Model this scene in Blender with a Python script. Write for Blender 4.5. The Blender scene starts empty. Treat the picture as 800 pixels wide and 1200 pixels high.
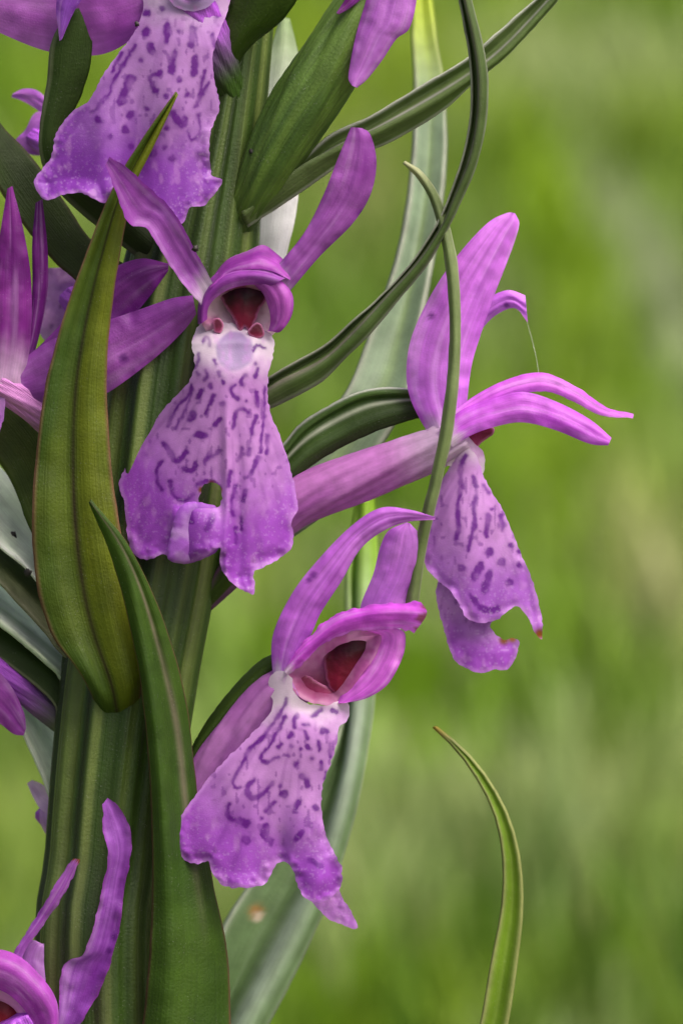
import bpy, math, random
import numpy as np
from mathutils import Vector
from mathutils.geometry import delaunay_2d_cdt
R = math.radians
random.seed(4); rng = np.random.default_rng(4)
scn = bpy.context.scene
col = scn.collection

# ------------------------------------------------------------------ camera
PX = 0.00005                      # one photo pixel on the focal plane: 0.05 mm
D = 0.30                          # camera to plane w = 0
PITCH = R(9.0)
FWD = np.array([0, math.cos(PITCH), -math.sin(PITCH)])
RGT = np.array([1.0, 0, 0])
UPV = np.array([0, math.sin(PITCH), math.cos(PITCH)])
CENTRE = np.array([0, 0, 0.190])
CAM = CENTRE - FWD * D
cd = bpy.data.cameras.new('camera'); cam = bpy.data.objects.new('camera', cd)
col.objects.link(cam); scn.camera = cam
cam.location = CAM; cam.rotation_euler = (R(90) - PITCH, 0, 0)
cd.sensor_fit = 'VERTICAL'; cd.sensor_height = 36; cd.lens = 180
cd.clip_start = 0.01; cd.clip_end = 2000
cd.dof.use_dof = True; cd.dof.focus_distance = D - 55 * PX; cd.dof.aperture_fstop = 54

# ------------------------------------------------------------------ sky, sun
SUN_EL, SUN_AZ = R(60), R(125)    # azimuth from +Y clockwise: high on the right, a little in front of the spike
w = bpy.data.worlds.new('World'); scn.world = w; w.use_nodes = True
nt = w.node_tree; nt.nodes.clear()
sky = nt.nodes.new('ShaderNodeTexSky'); sky.sky_type = 'NISHITA'; sky.sun_disc = False
sky.sun_elevation = SUN_EL; sky.sun_rotation = SUN_AZ
sky.air_density = 0.5; sky.dust_density = 9.0; sky.ozone_density = 0.0
bg = nt.nodes.new('ShaderNodeBackground'); bg.inputs[1].default_value = 0.15
wo = nt.nodes.new('ShaderNodeOutputWorld')
nt.links.new(sky.outputs[0], bg.inputs[0]); nt.links.new(bg.outputs[0], wo.inputs[0])
sl = bpy.data.lights.new('sun', 'SUN'); sl.energy = 1.5; sl.angle = R(42); sl.color = (1, 0.95, 0.88)
so = bpy.data.objects.new('sun', sl); col.objects.link(so)
sdir = Vector((math.sin(SUN_AZ) * math.cos(SUN_EL), math.cos(SUN_AZ) * math.cos(SUN_EL), math.sin(SUN_EL)))
so.rotation_euler = sdir.to_track_quat('Z', 'Y').to_euler(); so.location = (0.8, -0.4, 1.5)
scn.view_settings.view_transform = 'Standard'; scn.view_settings.look = 'None'
scn.view_settings.exposure = 0.58; scn.view_settings.gamma = 1.0
scn.view_settings.use_curve_mapping = False

# ------------------------------------------------------------------ helpers
def lin(r, g, b):
    f = lambda c: (c / 255 / 12.92) if c / 255 <= 0.04045 else ((c / 255 + 0.055) / 1.055) ** 2.4
    return np.array([f(r), f(g), f(b)])
def P(a):
    """(u, v, w): photo position and height towards the camera, all in pixels -> metres in the world"""
    a = np.asarray(a, float); d = D - a[..., 2] * PX
    x = (a[..., 0] - 400) * PX * d / D; y = (600 - a[..., 1]) * PX * d / D
    return CAM + d[..., None] * FWD + x[..., None] * RGT + y[..., None] * UPV
def _hash(ix, iy, seed):
    n = (ix.astype(np.int64) * 374761393 + iy.astype(np.int64) * 668265263 + seed * 974711) & 0xffffffff
    n = ((n ^ (n >> 13)) * 1274126177) & 0xffffffff
    return ((n ^ (n >> 16)) & 0xffff) / 32767.5 - 1
def vn(x, y, seed=0):
    x = np.asarray(x, float); y = np.asarray(y, float)
    x, y = np.broadcast_arrays(x, y)
    ix, iy = np.floor(x), np.floor(y); fx, fy = x - ix, y - iy
    fx = fx * fx * (3 - 2 * fx); fy = fy * fy * (3 - 2 * fy)
    a, b = _hash(ix, iy, seed), _hash(ix + 1, iy, seed); c, d = _hash(ix, iy + 1, seed), _hash(ix + 1, iy + 1, seed)
    return (a + (b - a) * fx) * (1 - fy) + (c + (d - c) * fx) * fy
def fbm(x, y, seed=0):
    return vn(x, y, seed) * .6 + vn(np.asarray(x) * 2.1, np.asarray(y) * 2.1, seed + 7) * .3 + vn(np.asarray(x) * 4.3, np.asarray(y) * 4.3, seed + 13) * .15
def ss(a, b, x):
    t = np.clip((np.asarray(x, float) - a) / (b - a), 0, 1); return t * t * (3 - 2 * t)
def mix(a, b, f):
    f = np.asarray(f, float)[..., None]; return a * (1 - f) + b * f
def cr(pts, n, closed=False):
    p = np.asarray(pts, float)
    if closed: p = np.vstack([p[-1], p, p[0], p[1]])
    else: p = np.vstack([2 * p[0] - p[1], p, 2 * p[-1] - p[-2]])
    out = []
    for i in range(1, len(p) - 2):
        t = np.linspace(0, 1, 14, endpoint=False)[:, None]
        a, b, c, d = p[i - 1], p[i], p[i + 1], p[i + 2]
        out.append(.5 * (2 * b + (c - a) * t + (2 * a - 5 * b + 4 * c - d) * t * t + (3 * b - a - 3 * c + d) * t ** 3))
    out.append(p[-2][None]); q = np.vstack(out)
    L = np.concatenate([[0], np.cumsum(np.linalg.norm(np.diff(q, axis=0), axis=1))])
    if n is None: return L[-1]
    s = np.linspace(0, L[-1], n, endpoint=not closed)
    return np.stack([np.interp(s, L, q[:, k]) for k in range(q.shape[1])], 1)

def mk(name, V, F, mat, parent=None, cols=None, uvs=None, thick=0, origin=None, smooth=True):
    V = np.asarray(V, float)
    o0 = np.asarray(V.mean(0) if origin is None else origin, float)
    me = bpy.data.meshes.new(name)
    me.from_pydata((V - o0).tolist(), [], F if isinstance(F, list) else F.tolist())
    if smooth: me.polygons.foreach_set('use_smooth', [True] * len(me.polygons))
    if cols is not None:
        at = me.color_attributes.new('col', 'FLOAT_COLOR', 'POINT')
        c4 = np.ones((len(V), 4), np.float32); c4[:, :3] = np.clip(cols, 0, 1); at.data.foreach_set('color', c4.ravel())
    if uvs is not None:
        at = me.attributes.new('st', 'FLOAT2', 'POINT'); at.data.foreach_set('vector', np.asarray(uvs, np.float32).ravel())
    me.materials.append(mat); me.update()
    o = bpy.data.objects.new(name, me); col.objects.link(o)
    if parent is not None:
        o.parent = parent; o0 = o0 - WORLD[parent.name]
        WORLD[o.name] = o0 + WORLD[parent.name]
    else: WORLD[o.name] = o0
    o.location = o0
    if thick:
        m = o.modifiers.new('thickness', 'SOLIDIFY'); m.thickness = thick; m.offset = 0; m.use_quality_normals = True
    return o
WORLD = {}
def empty(name, loc):
    o = bpy.data.objects.new(name, None); col.objects.link(o); o.location = loc; o.empty_display_size = .01
    WORLD[o.name] = np.asarray(loc, float); return o
def tag(o, label=None, cat=None, group=None, kind=None):
    for k, v in (('label', label), ('category', cat), ('group', group), ('kind', kind)):
        if v: o[k] = v
    return o
def quads(nu, nv, wrap=False):
    F = []
    for i in range(nu - 1):
        for j in range(nv if wrap else nv - 1):
            k = (j + 1) % nv; F.append((i * nv + j, i * nv + k, (i + 1) * nv + k, (i + 1) * nv + j))
    return F
def zed(l, w0, w1=None):
    """give a list of (u, v) a w running from w0 to w1; points that already carry a w keep it"""
    w1 = w0 if w1 is None else w1; n = len(l) - 1
    return [(p[0], p[1], p[2]) if len(p) == 3 else (p[0], p[1], w0 + (w1 - w0) * i / n) for i, p in enumerate(l)]
def loft(name, lines, mat, parent, colf, nu=70, nv=17, bulge=0, crease=0, wav=0, wavl=40, thick=.00011, seed=0, rag=0, origin=None):
    A = np.stack([cr(l, nu) for l in lines])                      # (L, nu, 3)
    t = np.linspace(0, 1, nv)
    if len(lines) == 2:
        G = A[0][:, None] * (1 - t)[None, :, None] + A[1][:, None] * t[None, :, None]
    else:
        G = np.zeros((nu, nv, 3))
        for i in range(nu):
            G[i] = cr(A[:, i] + 1e-6 * np.arange(len(lines))[:, None], nv)
    s = np.linspace(0, 1, nu)[:, None] * np.ones(nv)[None]; T = t[None] * np.ones(nu)[:, None]
    wd = np.linalg.norm(A[0] - A[-1], axis=1); wd = np.clip(wd / max(wd.max(), 1e-6), 0, 1)[:, None]
    X = 2 * T - 1
    G[..., 2] += bulge * (1 - X ** 2 - crease * np.exp(-((X - .15 * np.sin(3 * s + seed)) / .24) ** 2)) * wd
    if wav:
        G[..., 2] += wav * fbm(G[..., 0] / wavl + 31 * seed, G[..., 1] / wavl, seed) * (.35 + 1.3 * np.abs(2 * T - 1)) * np.minimum(1, wd * 2)
    if rag:
        e = (np.abs(2 * T - 1) ** 6)[..., None]
        G[..., :2] += rag * e * np.stack([fbm(s * 26, T * 3, seed + 3), fbm(s * 26, T * 3, seed + 5)], -1)
    c = colf(s, T, G[..., 0], G[..., 1])
    V = P(G).reshape(-1, 3)
    return mk(name, V, quads(nu, nv), mat, parent, c.reshape(-1, 3), np.stack([s, T], -1).reshape(-1, 2), thick, origin)
def tube_w(name, pts, rad, mat, parent, colf, nu=60, nv=24, ribs=0, ribd=0, seed=0, origin=None, twist=0):
    """tube along world points, radii in metres, closed at both ends"""
    pr = cr(np.hstack([np.asarray(pts), np.asarray(rad)[:, None]]), nu); p, r = pr[:, :3], pr[:, 3]
    tg = np.gradient(p, axis=0); tg /= np.linalg.norm(tg, axis=1)[:, None]
    a = np.cross(tg[0], FWD); a /= np.linalg.norm(a); Vv = []
    th = np.linspace(0, 2 * math.pi, nv, endpoint=False)
    for i in range(nu):
        a = a - tg[i] * np.dot(a, tg[i]); a /= np.linalg.norm(a); b = np.cross(tg[i], a)
        tw = th + twist * i / nu; mod = 1 + .7 * vn(th * 2.2, i * .045 + 3, seed + 4)
        rr = r[i] * (1 + ribd * mod * np.cos(ribs * tw) + ribd * .6 * np.cos((ribs * 2 + 3) * tw + 1.3 + i * .01) + .012 * vn(th * 3, i * .12, seed + 6))
        Vv.append(p[i] + rr[:, None] * (np.cos(th)[:, None] * a + np.sin(th)[:, None] * b))
    V = np.vstack(Vv + [p[:1], p[-1:]])
    F = quads(nu, nv, True)
    n = nu * nv
    F += [(n, (j + 1) % nv, j) for j in range(nv)] + [(n + 1, (nu - 1) * nv + j, (nu - 1) * nv + (j + 1) % nv) for j in range(nv)]
    s = np.repeat(np.linspace(0, 1, nu), nv); t = np.tile(np.arange(nv) / nv, nu)
    s = np.append(s, [0, 1]); t = np.append(t, [0, 0])
    return mk(name, V, F, mat, parent, colf(s, t, None, None), np.stack([s, t], 1), 0, origin)
def tube(name, pts, rad, *a, **k):
    return tube_w(name, P(np.asarray(pts, float)), np.asarray(rad) * PX, *a, **k)
def inside(poly, pts):
    x, y = pts[:, 0], pts[:, 1]; c = np.zeros(len(pts), bool); n = len(poly)
    for i in range(n):
        x1, y1 = poly[i]; x2, y2 = poly[(i + 1) % n]
        if y1 != y2:
            m = ((y1 > y) != (y2 > y)) & (x < (x2 - x1) * (y - y1) / (y2 - y1) + x1); c ^= m
    return c
def segdist(p, line):
    line = np.asarray(line, float)
    if len(line) == 1: return np.linalg.norm(p - line[0], axis=1)
    d = np.full(len(p), 1e9)
    for a, b in zip(line[:-1], line[1:]):
        ab = b - a; t = np.clip(((p - a) @ ab) / max(ab @ ab, 1e-9), 0, 1)
        d = np.minimum(d, np.linalg.norm(p - a - t[:, None] * ab, axis=1))
    return d
def sheet(name, outline, wf, colf, mat, parent, holes=(), step=1.9, crisp=.7, thick=0, seed=0, origin=None):
    """a leafy sheet of any outline: outline in photo pixels, wf(u, v, edge distance) its relief, colf its colour"""
    rings = []
    for ring in (outline,) + tuple(holes):
        L = cr(ring, None, True); b = cr(ring, max(12, int(L / (step * 1.1))), True)
        b = b + crisp * np.stack([vn(b[:, 0] / 4, b[:, 1] / 4, seed + 1), vn(b[:, 0] / 4, b[:, 1] / 4, seed + 2)], 1)
        rings.append(b)
    lo, hi = rings[0].min(0), rings[0].max(0)
    gx, gy = np.meshgrid(np.arange(lo[0], hi[0], step), np.arange(lo[1], hi[1], step * .87))
    gx = gx + (np.arange(gx.shape[0]) % 2)[:, None] * step / 2
    g = np.stack([gx.ravel(), gy.ravel()], 1); g += rng.uniform(-.12, .12, g.shape) * step
    ok = inside(rings[0], g)
    for h in rings[1:]: ok &= ~inside(h, g)
    g = g[ok]
    for b in rings: g = g[segdist(g, np.vstack([b, b[:1]])) > step * .55]
    pts = np.vstack(rings + [g])
    v, e, f, *_ = delaunay_2d_cdt([Vector(p) for p in pts.tolist()], [], [], 0, 1e-5)
    v = np.array([tuple(q) for q in v]); f = np.array([tuple(q) for q in f])
    cen = v[f].mean(1); ok = inside(rings[0], cen)
    for h in rings[1:]: ok &= ~inside(h, cen)
    f = f[ok]
    ed = np.full(len(v), 1e9)
    for b in rings: ed = np.minimum(ed, segdist(v, np.vstack([b, b[:1]])))
    W = wf(v[:, 0], v[:, 1], ed)
    c = colf(v[:, 0], v[:, 1], ed)
    f = f[:, ::-1]
    st = (v - lo) / (hi - lo).max()
    return mk(name, P(np.column_stack([v, W])), f.tolist(), mat, parent, c, st, thick, origin)
def strokes(u, v, zs, ox, oy, k, soft=1.4, grow=0.0):
    """spots and dashes of pigment: polylines with a width, read at a zoom of k from corner (ox, oy)"""
    p = np.column_stack([u, v]); p = p + 1.1 * np.stack([vn(u / 7, v / 7, 91), vn(u / 7, v / 7, 92)], 1) + .7 * np.stack([vn(u / 2.7, v / 2.7, 93), vn(u / 2.7, v / 2.7, 94)], 1)
    m = np.zeros(len(p))
    for pts, wd in zs:
        q = np.array(pts, float) / k + (ox, oy); r = wd / k / 2 * .80 + grow
        c = q.mean(0); ext = np.abs(q - c).max() + r + 6
        near = (np.abs(p - c) < ext).all(1)
        if not near.any(): continue
        if len(q) > 2: q = cr(q, 4 * len(q))
        d = segdist(p[near], q); r = r * (1 + .35 * vn(p[near, 0] / 6, p[near, 1] / 6, 95))
        m[near] = np.maximum(m[near], (1 - ss(r - soft, r + soft, d)) * (.82 + .42 * vn(p[near, 0] / 9, p[near, 1] / 9, 96)) + .16 * (1 - ss(r, r + 5, d)))
    return m

# ------------------------------------------------------------------ materials
def new_mat(name):
    m = bpy.data.materials.new(name); m.use_nodes = True; n = m.node_tree; n.nodes.clear()
    return m, n, lambda t, **k: _nd(n, t, k)
def _nd(n, t, k):
    x = n.nodes.new('ShaderNode' + t)
    for a, b in k.items(): setattr(x, a, b)
    return x
def plant_mat(name, trans=.25, rough=.45, spec=.35, grain=6500, gbump=.25, stri=0, sbump=.0, sfreq=46, var=.12, sheen=0, speck=0):
    """colour from the mesh's own pigment and painted lip glints; cell grain, veins, pale dots and translucence from nodes"""
    m, n, N = new_mat(name); L = n.links.new
    at = N('Attribute', attribute_name='col'); tc = N('TexCoord')
    n1 = N('TexNoise'); n1.inputs['Scale'].default_value = grain * .12; n1.inputs['Detail'].default_value = 4
    n2 = N('TexNoise'); n2.inputs['Scale'].default_value = grain; n2.inputs['Detail'].default_value = 2
    L(tc.outputs['Object'], n1.inputs['Vector']); L(tc.outputs['Object'], n2.inputs['Vector'])
    mr = N('MapRange'); mr.inputs[1].default_value = .3; mr.inputs[2].default_value = .7
    mr.inputs[3].default_value = 1 - var; mr.inputs[4].default_value = 1 + var
    L(n1.outputs[0], mr.inputs[0])
    sc = N('VectorMath', operation='SCALE'); L(at.outputs['Color'], sc.inputs[0]); L(mr.outputs[0], sc.inputs['Scale'])
    cout = sc.outputs[0]; height = n2.outputs[0]; hs = gbump
    if stri:
        sa = N('Attribute', attribute_name='st'); sx = N('SeparateXYZ'); L(sa.outputs['Vector'], sx.inputs[0])
        cb = N('CombineXYZ'); mu = N('Math', operation='MULTIPLY'); mu.inputs[1].default_value = 2.2; L(sx.outputs[0], mu.inputs[0])
        mv = N('Math', operation='MULTIPLY'); mv.inputs[1].default_value = sfreq; L(sx.outputs[1], mv.inputs[0])
        L(mu.outputs[0], cb.inputs[0]); L(mv.outputs[0], cb.inputs[1])
        n3 = N('TexNoise'); n3.inputs['Scale'].default_value = 1; n3.inputs['Detail'].default_value = 3; L(cb.outputs[0], n3.inputs['Vector'])
        m3 = N('MapRange'); m3.inputs[1].default_value = .3; m3.inputs[2].default_value = .7
        m3.inputs[3].default_value = 1 - stri; m3.inputs[4].default_value = 1 + stri; L(n3.outputs[0], m3.inputs[0])
        s2 = N('VectorMath', operation='SCALE'); L(cout, s2.inputs[0]); L(m3.outputs[0], s2.inputs['Scale']); cout = s2.outputs[0]
        ad = N('Math', operation='MULTIPLY_ADD'); ad.inputs[1].default_value = sbump; L(n3.outputs[0], ad.inputs[0]); L(n2.outputs[0], ad.inputs[2]); height = ad.outputs[0]
    if speck:  # pale dots in the colour; on lips and petals they are painted glints
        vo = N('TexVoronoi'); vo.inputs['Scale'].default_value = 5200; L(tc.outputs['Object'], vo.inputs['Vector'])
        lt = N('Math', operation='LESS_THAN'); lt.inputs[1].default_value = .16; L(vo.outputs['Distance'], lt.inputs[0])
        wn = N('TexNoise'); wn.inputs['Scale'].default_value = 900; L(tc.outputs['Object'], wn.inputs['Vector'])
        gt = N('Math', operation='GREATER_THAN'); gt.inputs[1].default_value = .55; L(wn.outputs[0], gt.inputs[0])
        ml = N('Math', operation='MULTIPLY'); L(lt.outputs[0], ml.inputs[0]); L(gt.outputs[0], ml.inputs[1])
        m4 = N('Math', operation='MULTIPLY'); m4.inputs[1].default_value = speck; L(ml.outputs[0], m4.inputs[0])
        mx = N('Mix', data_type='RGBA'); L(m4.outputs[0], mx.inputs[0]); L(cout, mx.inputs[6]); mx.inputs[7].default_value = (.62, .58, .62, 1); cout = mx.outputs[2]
    bp = N('Bump'); bp.inputs['Strength'].default_value = hs; bp.inputs['Distance'].default_value = .00012; L(height, bp.inputs['Height'])
    pb = N('BsdfPrincipled'); L(cout, pb.inputs['Base Color']); pb.inputs['Roughness'].default_value = rough
    pb.inputs['Specular IOR Level'].default_value = spec; L(bp.outputs[0], pb.inputs['Normal'])
    if sheen: pb.inputs['Sheen Weight'].default_value = sheen; pb.inputs['Sheen Roughness'].default_value = .4
    tr = N('BsdfTranslucent'); L(cout, tr.inputs['Color'])
    mxs = N('MixShader'); mxs.inputs[0].default_value = trans; L(pb.outputs[0], mxs.inputs[1]); L(tr.outputs[0], mxs.inputs[2])
    ou = N('OutputMaterial'); L(mxs.outputs[0], ou.inputs[0]); return m
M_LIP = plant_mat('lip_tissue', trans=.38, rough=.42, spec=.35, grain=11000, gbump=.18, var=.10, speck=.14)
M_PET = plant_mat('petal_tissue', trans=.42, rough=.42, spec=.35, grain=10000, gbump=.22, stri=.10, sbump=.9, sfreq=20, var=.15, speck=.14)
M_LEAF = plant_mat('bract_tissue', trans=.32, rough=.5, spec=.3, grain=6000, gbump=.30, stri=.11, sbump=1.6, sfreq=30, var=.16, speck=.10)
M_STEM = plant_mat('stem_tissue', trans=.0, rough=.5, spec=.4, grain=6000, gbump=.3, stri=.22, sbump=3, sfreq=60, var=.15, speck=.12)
M_DEEP = plant_mat('column_tissue', trans=.1, rough=.5, spec=.3, grain=6000, gbump=.2, var=.1)
M_GRASS = plant_mat('grass_blade_tissue', trans=.35, rough=.5, spec=.3, grain=300, gbump=.1, var=.12)

def soil_mat():
    m, n, N = new_mat('meadow_soil'); L = n.links.new
    tc = N('TexCoord'); a = N('TexNoise'); a.inputs['Scale'].default_value = 2.2; a.inputs['Detail'].default_value = 8
    L(tc.outputs['Object'], a.inputs['Vector']); r = N('ValToRGB'); e = r.color_ramp
    e.elements[0].position = .32; e.elements[0].color = (.030, .040, .012, 1); e.elements[1].position = .7; e.elements[1].color = (.15, .19, .04, 1)
    x = e.elements.new(.52); x.color = (.085, .115, .022, 1); L(a.outputs[0], r.inputs[0])
    b = N('TexNoise'); b.inputs['Scale'].default_value = 90; b.inputs['Detail'].default_value = 6; L(tc.outputs['Object'], b.inputs['Vector'])
    bp = N('Bump'); bp.inputs['Strength'].default_value = .8; bp.inputs['Distance'].default_value = .01; L(b.outputs[0], bp.inputs['Height'])
    pb = N('BsdfPrincipled'); pb.inputs['Roughness'].default_value = .9; L(r.outputs[0], pb.inputs['Base Color']); L(bp.outputs[0], pb.inputs['Normal'])
    o = N('OutputMaterial'); L(pb.outputs[0], o.inputs[0]); return m
def plain_mat(name, c, rough=.6):
    m, n, N = new_mat(name); L = n.links.new
    tc = N('TexCoord'); a = N('TexNoise'); a.inputs['Scale'].default_value = 4000; L(tc.outputs['Object'], a.inputs['Vector'])
    r = N('ValToRGB'); r.color_ramp.elements[0].color = (*[x * .6 for x in c], 1); r.color_ramp.elements[1].color = (*[min(1, x * 1.4) for x in c], 1); L(a.outputs[0], r.inputs[0])
    pb = N('BsdfPrincipled'); pb.inputs['Roughness'].default_value = rough; L(r.outputs[0], pb.inputs['Base Color'])
    o = N('OutputMaterial'); L(pb.outputs[0], o.inputs[0]); return m
M_SPECK = plain_mat('dark_grit', (.012, .009, .008)); M_SILK = plain_mat('silk', (.7, .7, .68), .3)

# ------------------------------------------------------------------ ground and meadow
def ground_h(x, y):
    return .012 * vn(np.asarray(x) * 1.7, np.asarray(y) * 1.7, 5)
n = 90
q = np.concatenate([-np.geomspace(600, .05, n // 2), np.geomspace(.05, 600, n // 2)])
GX, GY = np.meshgrid(q, q); GZ = ground_h(GX, GY)
tag(mk('ground', np.stack([GX, GY, GZ], -1).reshape(-1, 3), quads(n, n), soil_mat(), None, origin=(0, 0, 0)), kind='structure')
def at_ground(u, v, h=.06):
    p = P(np.array([u, v, 0.])); d = p - CAM; t = (h - CAM[2]) / d[2]; return (CAM + d * t)[:2]
def meadow(name, label, nblades, pal, ymin, ymax, hmin, hmax, wd, seed, wedge, lean=.35, patches=()):
    r = np.random.default_rng(seed)
    y = ymin + (ymax - ymin) * r.random(nblades) ** 1.35
    x = (r.random(nblades) * 2 - 1) * (.18 + wedge * (y + .35))
    keep = (np.abs(x) > .05) | (np.abs(y) > .12); x, y = x[keep], y[keep]; k = len(x)
    h = (hmin + (hmax - hmin) * r.random(k) ** 1.6) * (.75 + .35 * fbm(x * 2.5, y * 2.5, seed))
    az = r.random(k) * 2 * math.pi; ln = lean * h * (.3 + r.random(k)); wv = wd * (.6 + .8 * r.random(k)) * (.6 + .35 * y)
    z0 = ground_h(x, y) - .002
    # colour: kinds of plants in drifts
    f1 = fbm(x * 3.1 + 4, y * 1.6, seed + 2); f2 = fbm(x * 6 + 9, y * 3 + 2, seed + 3)
    c = mix(pal[0], pal[1], ss(-.35, .35, f1)); c = mix(c, pal[2], ss(.15, .5, f2)); c = mix(c, pal[3], ss(.2, .55, -f2) * .8)
    f3 = fbm(x * 21 + 3, y * 8, seed + 5); f4 = fbm(x * 17 + 8, y * 6.5, seed + 6)
    c = mix(c, pal[3], ss(.12, .45, f3) * .85); c = mix(c, pal[2], ss(.2, .5, f4) * .75)
    f5 = fbm(x * 62 + 1, y * 13, seed + 8); f6 = fbm(x * 50 + 6, y * 11, seed + 9); nr = 1 - ss(1.0, 2.6, y)
    c = mix(c, pal[3], ss(.1, .4, f5) * .6 * nr); c = mix(c, pal[1], ss(.1, .4, f6) * .6 * nr)
    for (px, py, rx, ry, pc, amt) in patches:
        g = np.exp(-((x - px) / rx) ** 2 - ((y - py) / ry) ** 2) * amt; c = mix(c, pc, g)
    c = c * (.56 + .48 * r.random(k))[:, None]
    face = r.random(k) * math.pi
    dx, dy = np.cos(az), np.sin(az); fx, fy = np.cos(face), np.sin(face)
    V = np.zeros((k, 7, 3)); C = np.zeros((k, 7, 3))
    for i, (t, ww) in enumerate(((0, 1), (.4, .9), (.75, .55))):
        cx = x + dx * ln * t * t; cy = y + dy * ln * t * t; cz = z0 + h * t * (1 - .12 * t)
        for sgn in (0, 1):
            V[:, i * 2 + sgn] = np.stack([cx + (sgn - .5) * wv * ww * fx, cy + (sgn - .5) * wv * ww * fy, cz], 1)
    V[:, 6] = np.stack([x + dx * ln, y + dy * ln, z0 + h * .88], 1)
    C[:] = c[:, None]
    b = (np.arange(k) * 7)[:, None]
    F = np.concatenate([b + np.array([[0, 1, 3]]), b + np.array([[0, 3, 2]]), b + np.array([[2, 3, 5]]), b + np.array([[2, 5, 4]]), b + np.array([[4, 5, 6]])])
    o = mk(name, V.reshape(-1, 3), F.tolist(), M_GRASS, None, C.reshape(-1, 3), None, 0, (0, 0, 0))
    return tag(o, label, 'grass', kind='stuff')
GRN, YEL, PAL, DRK, DRY = lin(118, 160, 34), lin(148, 178, 48), lin(176, 196, 126), lin(72, 112, 30), lin(196, 196, 140)
BRI = lin(152, 190, 32); SIL = lin(186, 198, 160)
def patch(u, v, ru, rv, c, amt=1.0):
    a = at_ground(u, v); b = at_ground(u + ru, v); d = at_ground(u, max(v - rv, 20)); e = at_ground(u, v + rv)
    return (a[0], a[1], abs(b[0] - a[0]), max(abs(d[1] - e[1]) / 2, .08), c, amt)
PT = [patch(660, 130, 45, 130, BRI, .9), patch(775, 190, 40, 130, SIL, .95), patch(570, 190, 40, 90, PAL, .5), patch(640, 350, 70, 90, BRI, .7),
      patch(770, 430, 60, 70, DRY, .9), patch(700, 620, 60, 80, SIL, .35), patch(650, 840, 90, 90, DRK, .5), patch(760, 780, 60, 60, GRN, .8),
      patch(620, 1010, 40, 60, SIL, .7), patch(730, 970, 60, 40, SIL, .6), patch(730, 1090, 60, 50, BRI, .9), patch(500, 960, 50, 60, YEL, .6),
      patch(400, 1140, 50, 40, DRY, .8), patch(350, 1100, 40, 70, DRK, .8), patch(500, 1120, 60, 60, BRI, .5), patch(490, 830, 40, 70, DRK, .6),
      patch(400, 250, 60, 120, GRN, .4), patch(420, 100, 60, 60, DRY, .5), patch(290, 770, 40, 60, BRI, .4), patch(20, 1000, 40, 120, BRI, .7), patch(30, 90, 40, 60, BRI, .8)]
meadow('meadow_grass', 'blurred yellow green meadow grass spreading behind the orchid', 95000, (GRN, YEL, PAL, DRK), .55, 7.0, .02, .075, .0034, 11, .34, patches=PT)
meadow('low_turf', 'short green turf around the foot of the orchid', 9000, (GRN, YEL, PAL, DRK), -.22, .7, .015, .055, .0022, 12, .5)

# ------------------------------------------------------------------ pigments
WHITE, LILAC, PURP, SPOT = lin(220, 206, 222), lin(192, 134, 208), lin(160, 76, 196), lin(96, 10, 132)
DEEP, MAG, MAR, BRN = lin(128, 40, 146), lin(176, 58, 176), lin(104, 8, 40), lin(128, 70, 22)
def petal_col(base=PURP, deep=DEEP, pale=.22, tipdeep=0.0, vein=.35, white=WHITE, edge=None, spots=(), brown=0, seed=0, lift=1.0):
    def f(s, t, u, v):
        c = mix(base, deep, np.clip(.30 + .85 * fbm(s * 3.5 + seed * 1.7, t * 2.6, seed), 0, 1))
        c = mix(c, lin(206, 160, 220), .30 * ss(.1, .6, fbm(s * 2.2 + seed, t * 7 + seed, seed + 40)) )
        c = c * lift
        for tv in (.28, .5, .72):
            c = mix(c, deep, vein * np.exp(-((t - tv - .03 * vn(s * 5, tv * 9, seed)) / .03) ** 2) * ss(.02, .2, s) * (1 - ss(.8, 1, s)))
        c = mix(c, deep, tipdeep * ss(.5, 1, s))
        c = mix(c, white, (1 - ss(0, pale, s + .06 * fbm(t * 4, s * 4, seed))) * .85) if pale else c
        if edge is not None: c = mix(c, edge, ss(.82, 1, np.abs(2 * t - 1)) * .55)
        for (su, sv, r) in spots: c = mix(c, SPOT * .7, .8 * np.exp(-(((u - su) ** 2 + (v - sv) ** 2) / r ** 2) ** 2))
        if brown: c = mix(c, BRN, brown * ss(.965, 1, s + .05 * vn(t * 8, s * 8, seed)))
        return c
    return f
def leaf_col(base, alt=None, margin=None, mw=.1, rib=None, rp=.5, rw=.05, tip=None, half=None, noise=.6, seed=0, edgeside=0, tips=.85, blotch=None, dim=.70, ribs=(0, .001)):
    alt = base if alt is None else alt
    def f(s, t, u, v):
        c = mix(base, alt, np.clip(.5 + noise * fbm(s * 6 + seed * 3, t * 2.5, seed), 0, 1))
        if half is not None: c = mix(c, half, ss(rp - .02, rp + .12, t) * np.clip(.8 + .5 * fbm(s * 5, t * 3, seed + 9), 0, 1))
        if rib is not None: c = mix(c, rib, np.exp(-((t - rp) / rw) ** 2) * ss(ribs[0], ribs[1], s + .002) * np.clip(.85 + .3 * fbm(s * 9, t, seed), 0, 1))
        if margin is not None:
            e = np.minimum(t, 1 - t) if edgeside == 0 else (t if edgeside < 0 else 1 - t)
            c = mix(c, margin, (1 - ss(mw * .35, mw, e)))
        if tip is not None: c = mix(c, tip, ss(tips, 1, s))
        if blotch is not None:
            for (su, sv, r, bc) in blotch: c = mix(c, bc, np.exp(-(((u - su) ** 2 + (v - sv) ** 2) / r ** 2) ** 2) * .9)
        return c * dim * (np.array([1.10, 1.06, .82]) if dim < 1.15 else 1)
    return f
G_DK, G_MD, G_YL = lin(50, 76, 24), lin(74, 100, 34), lin(112, 122, 26)
G_GREY, G_SILV, G_PALE = lin(92, 108, 72), lin(158, 164, 150), lin(196, 204, 192)
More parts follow.
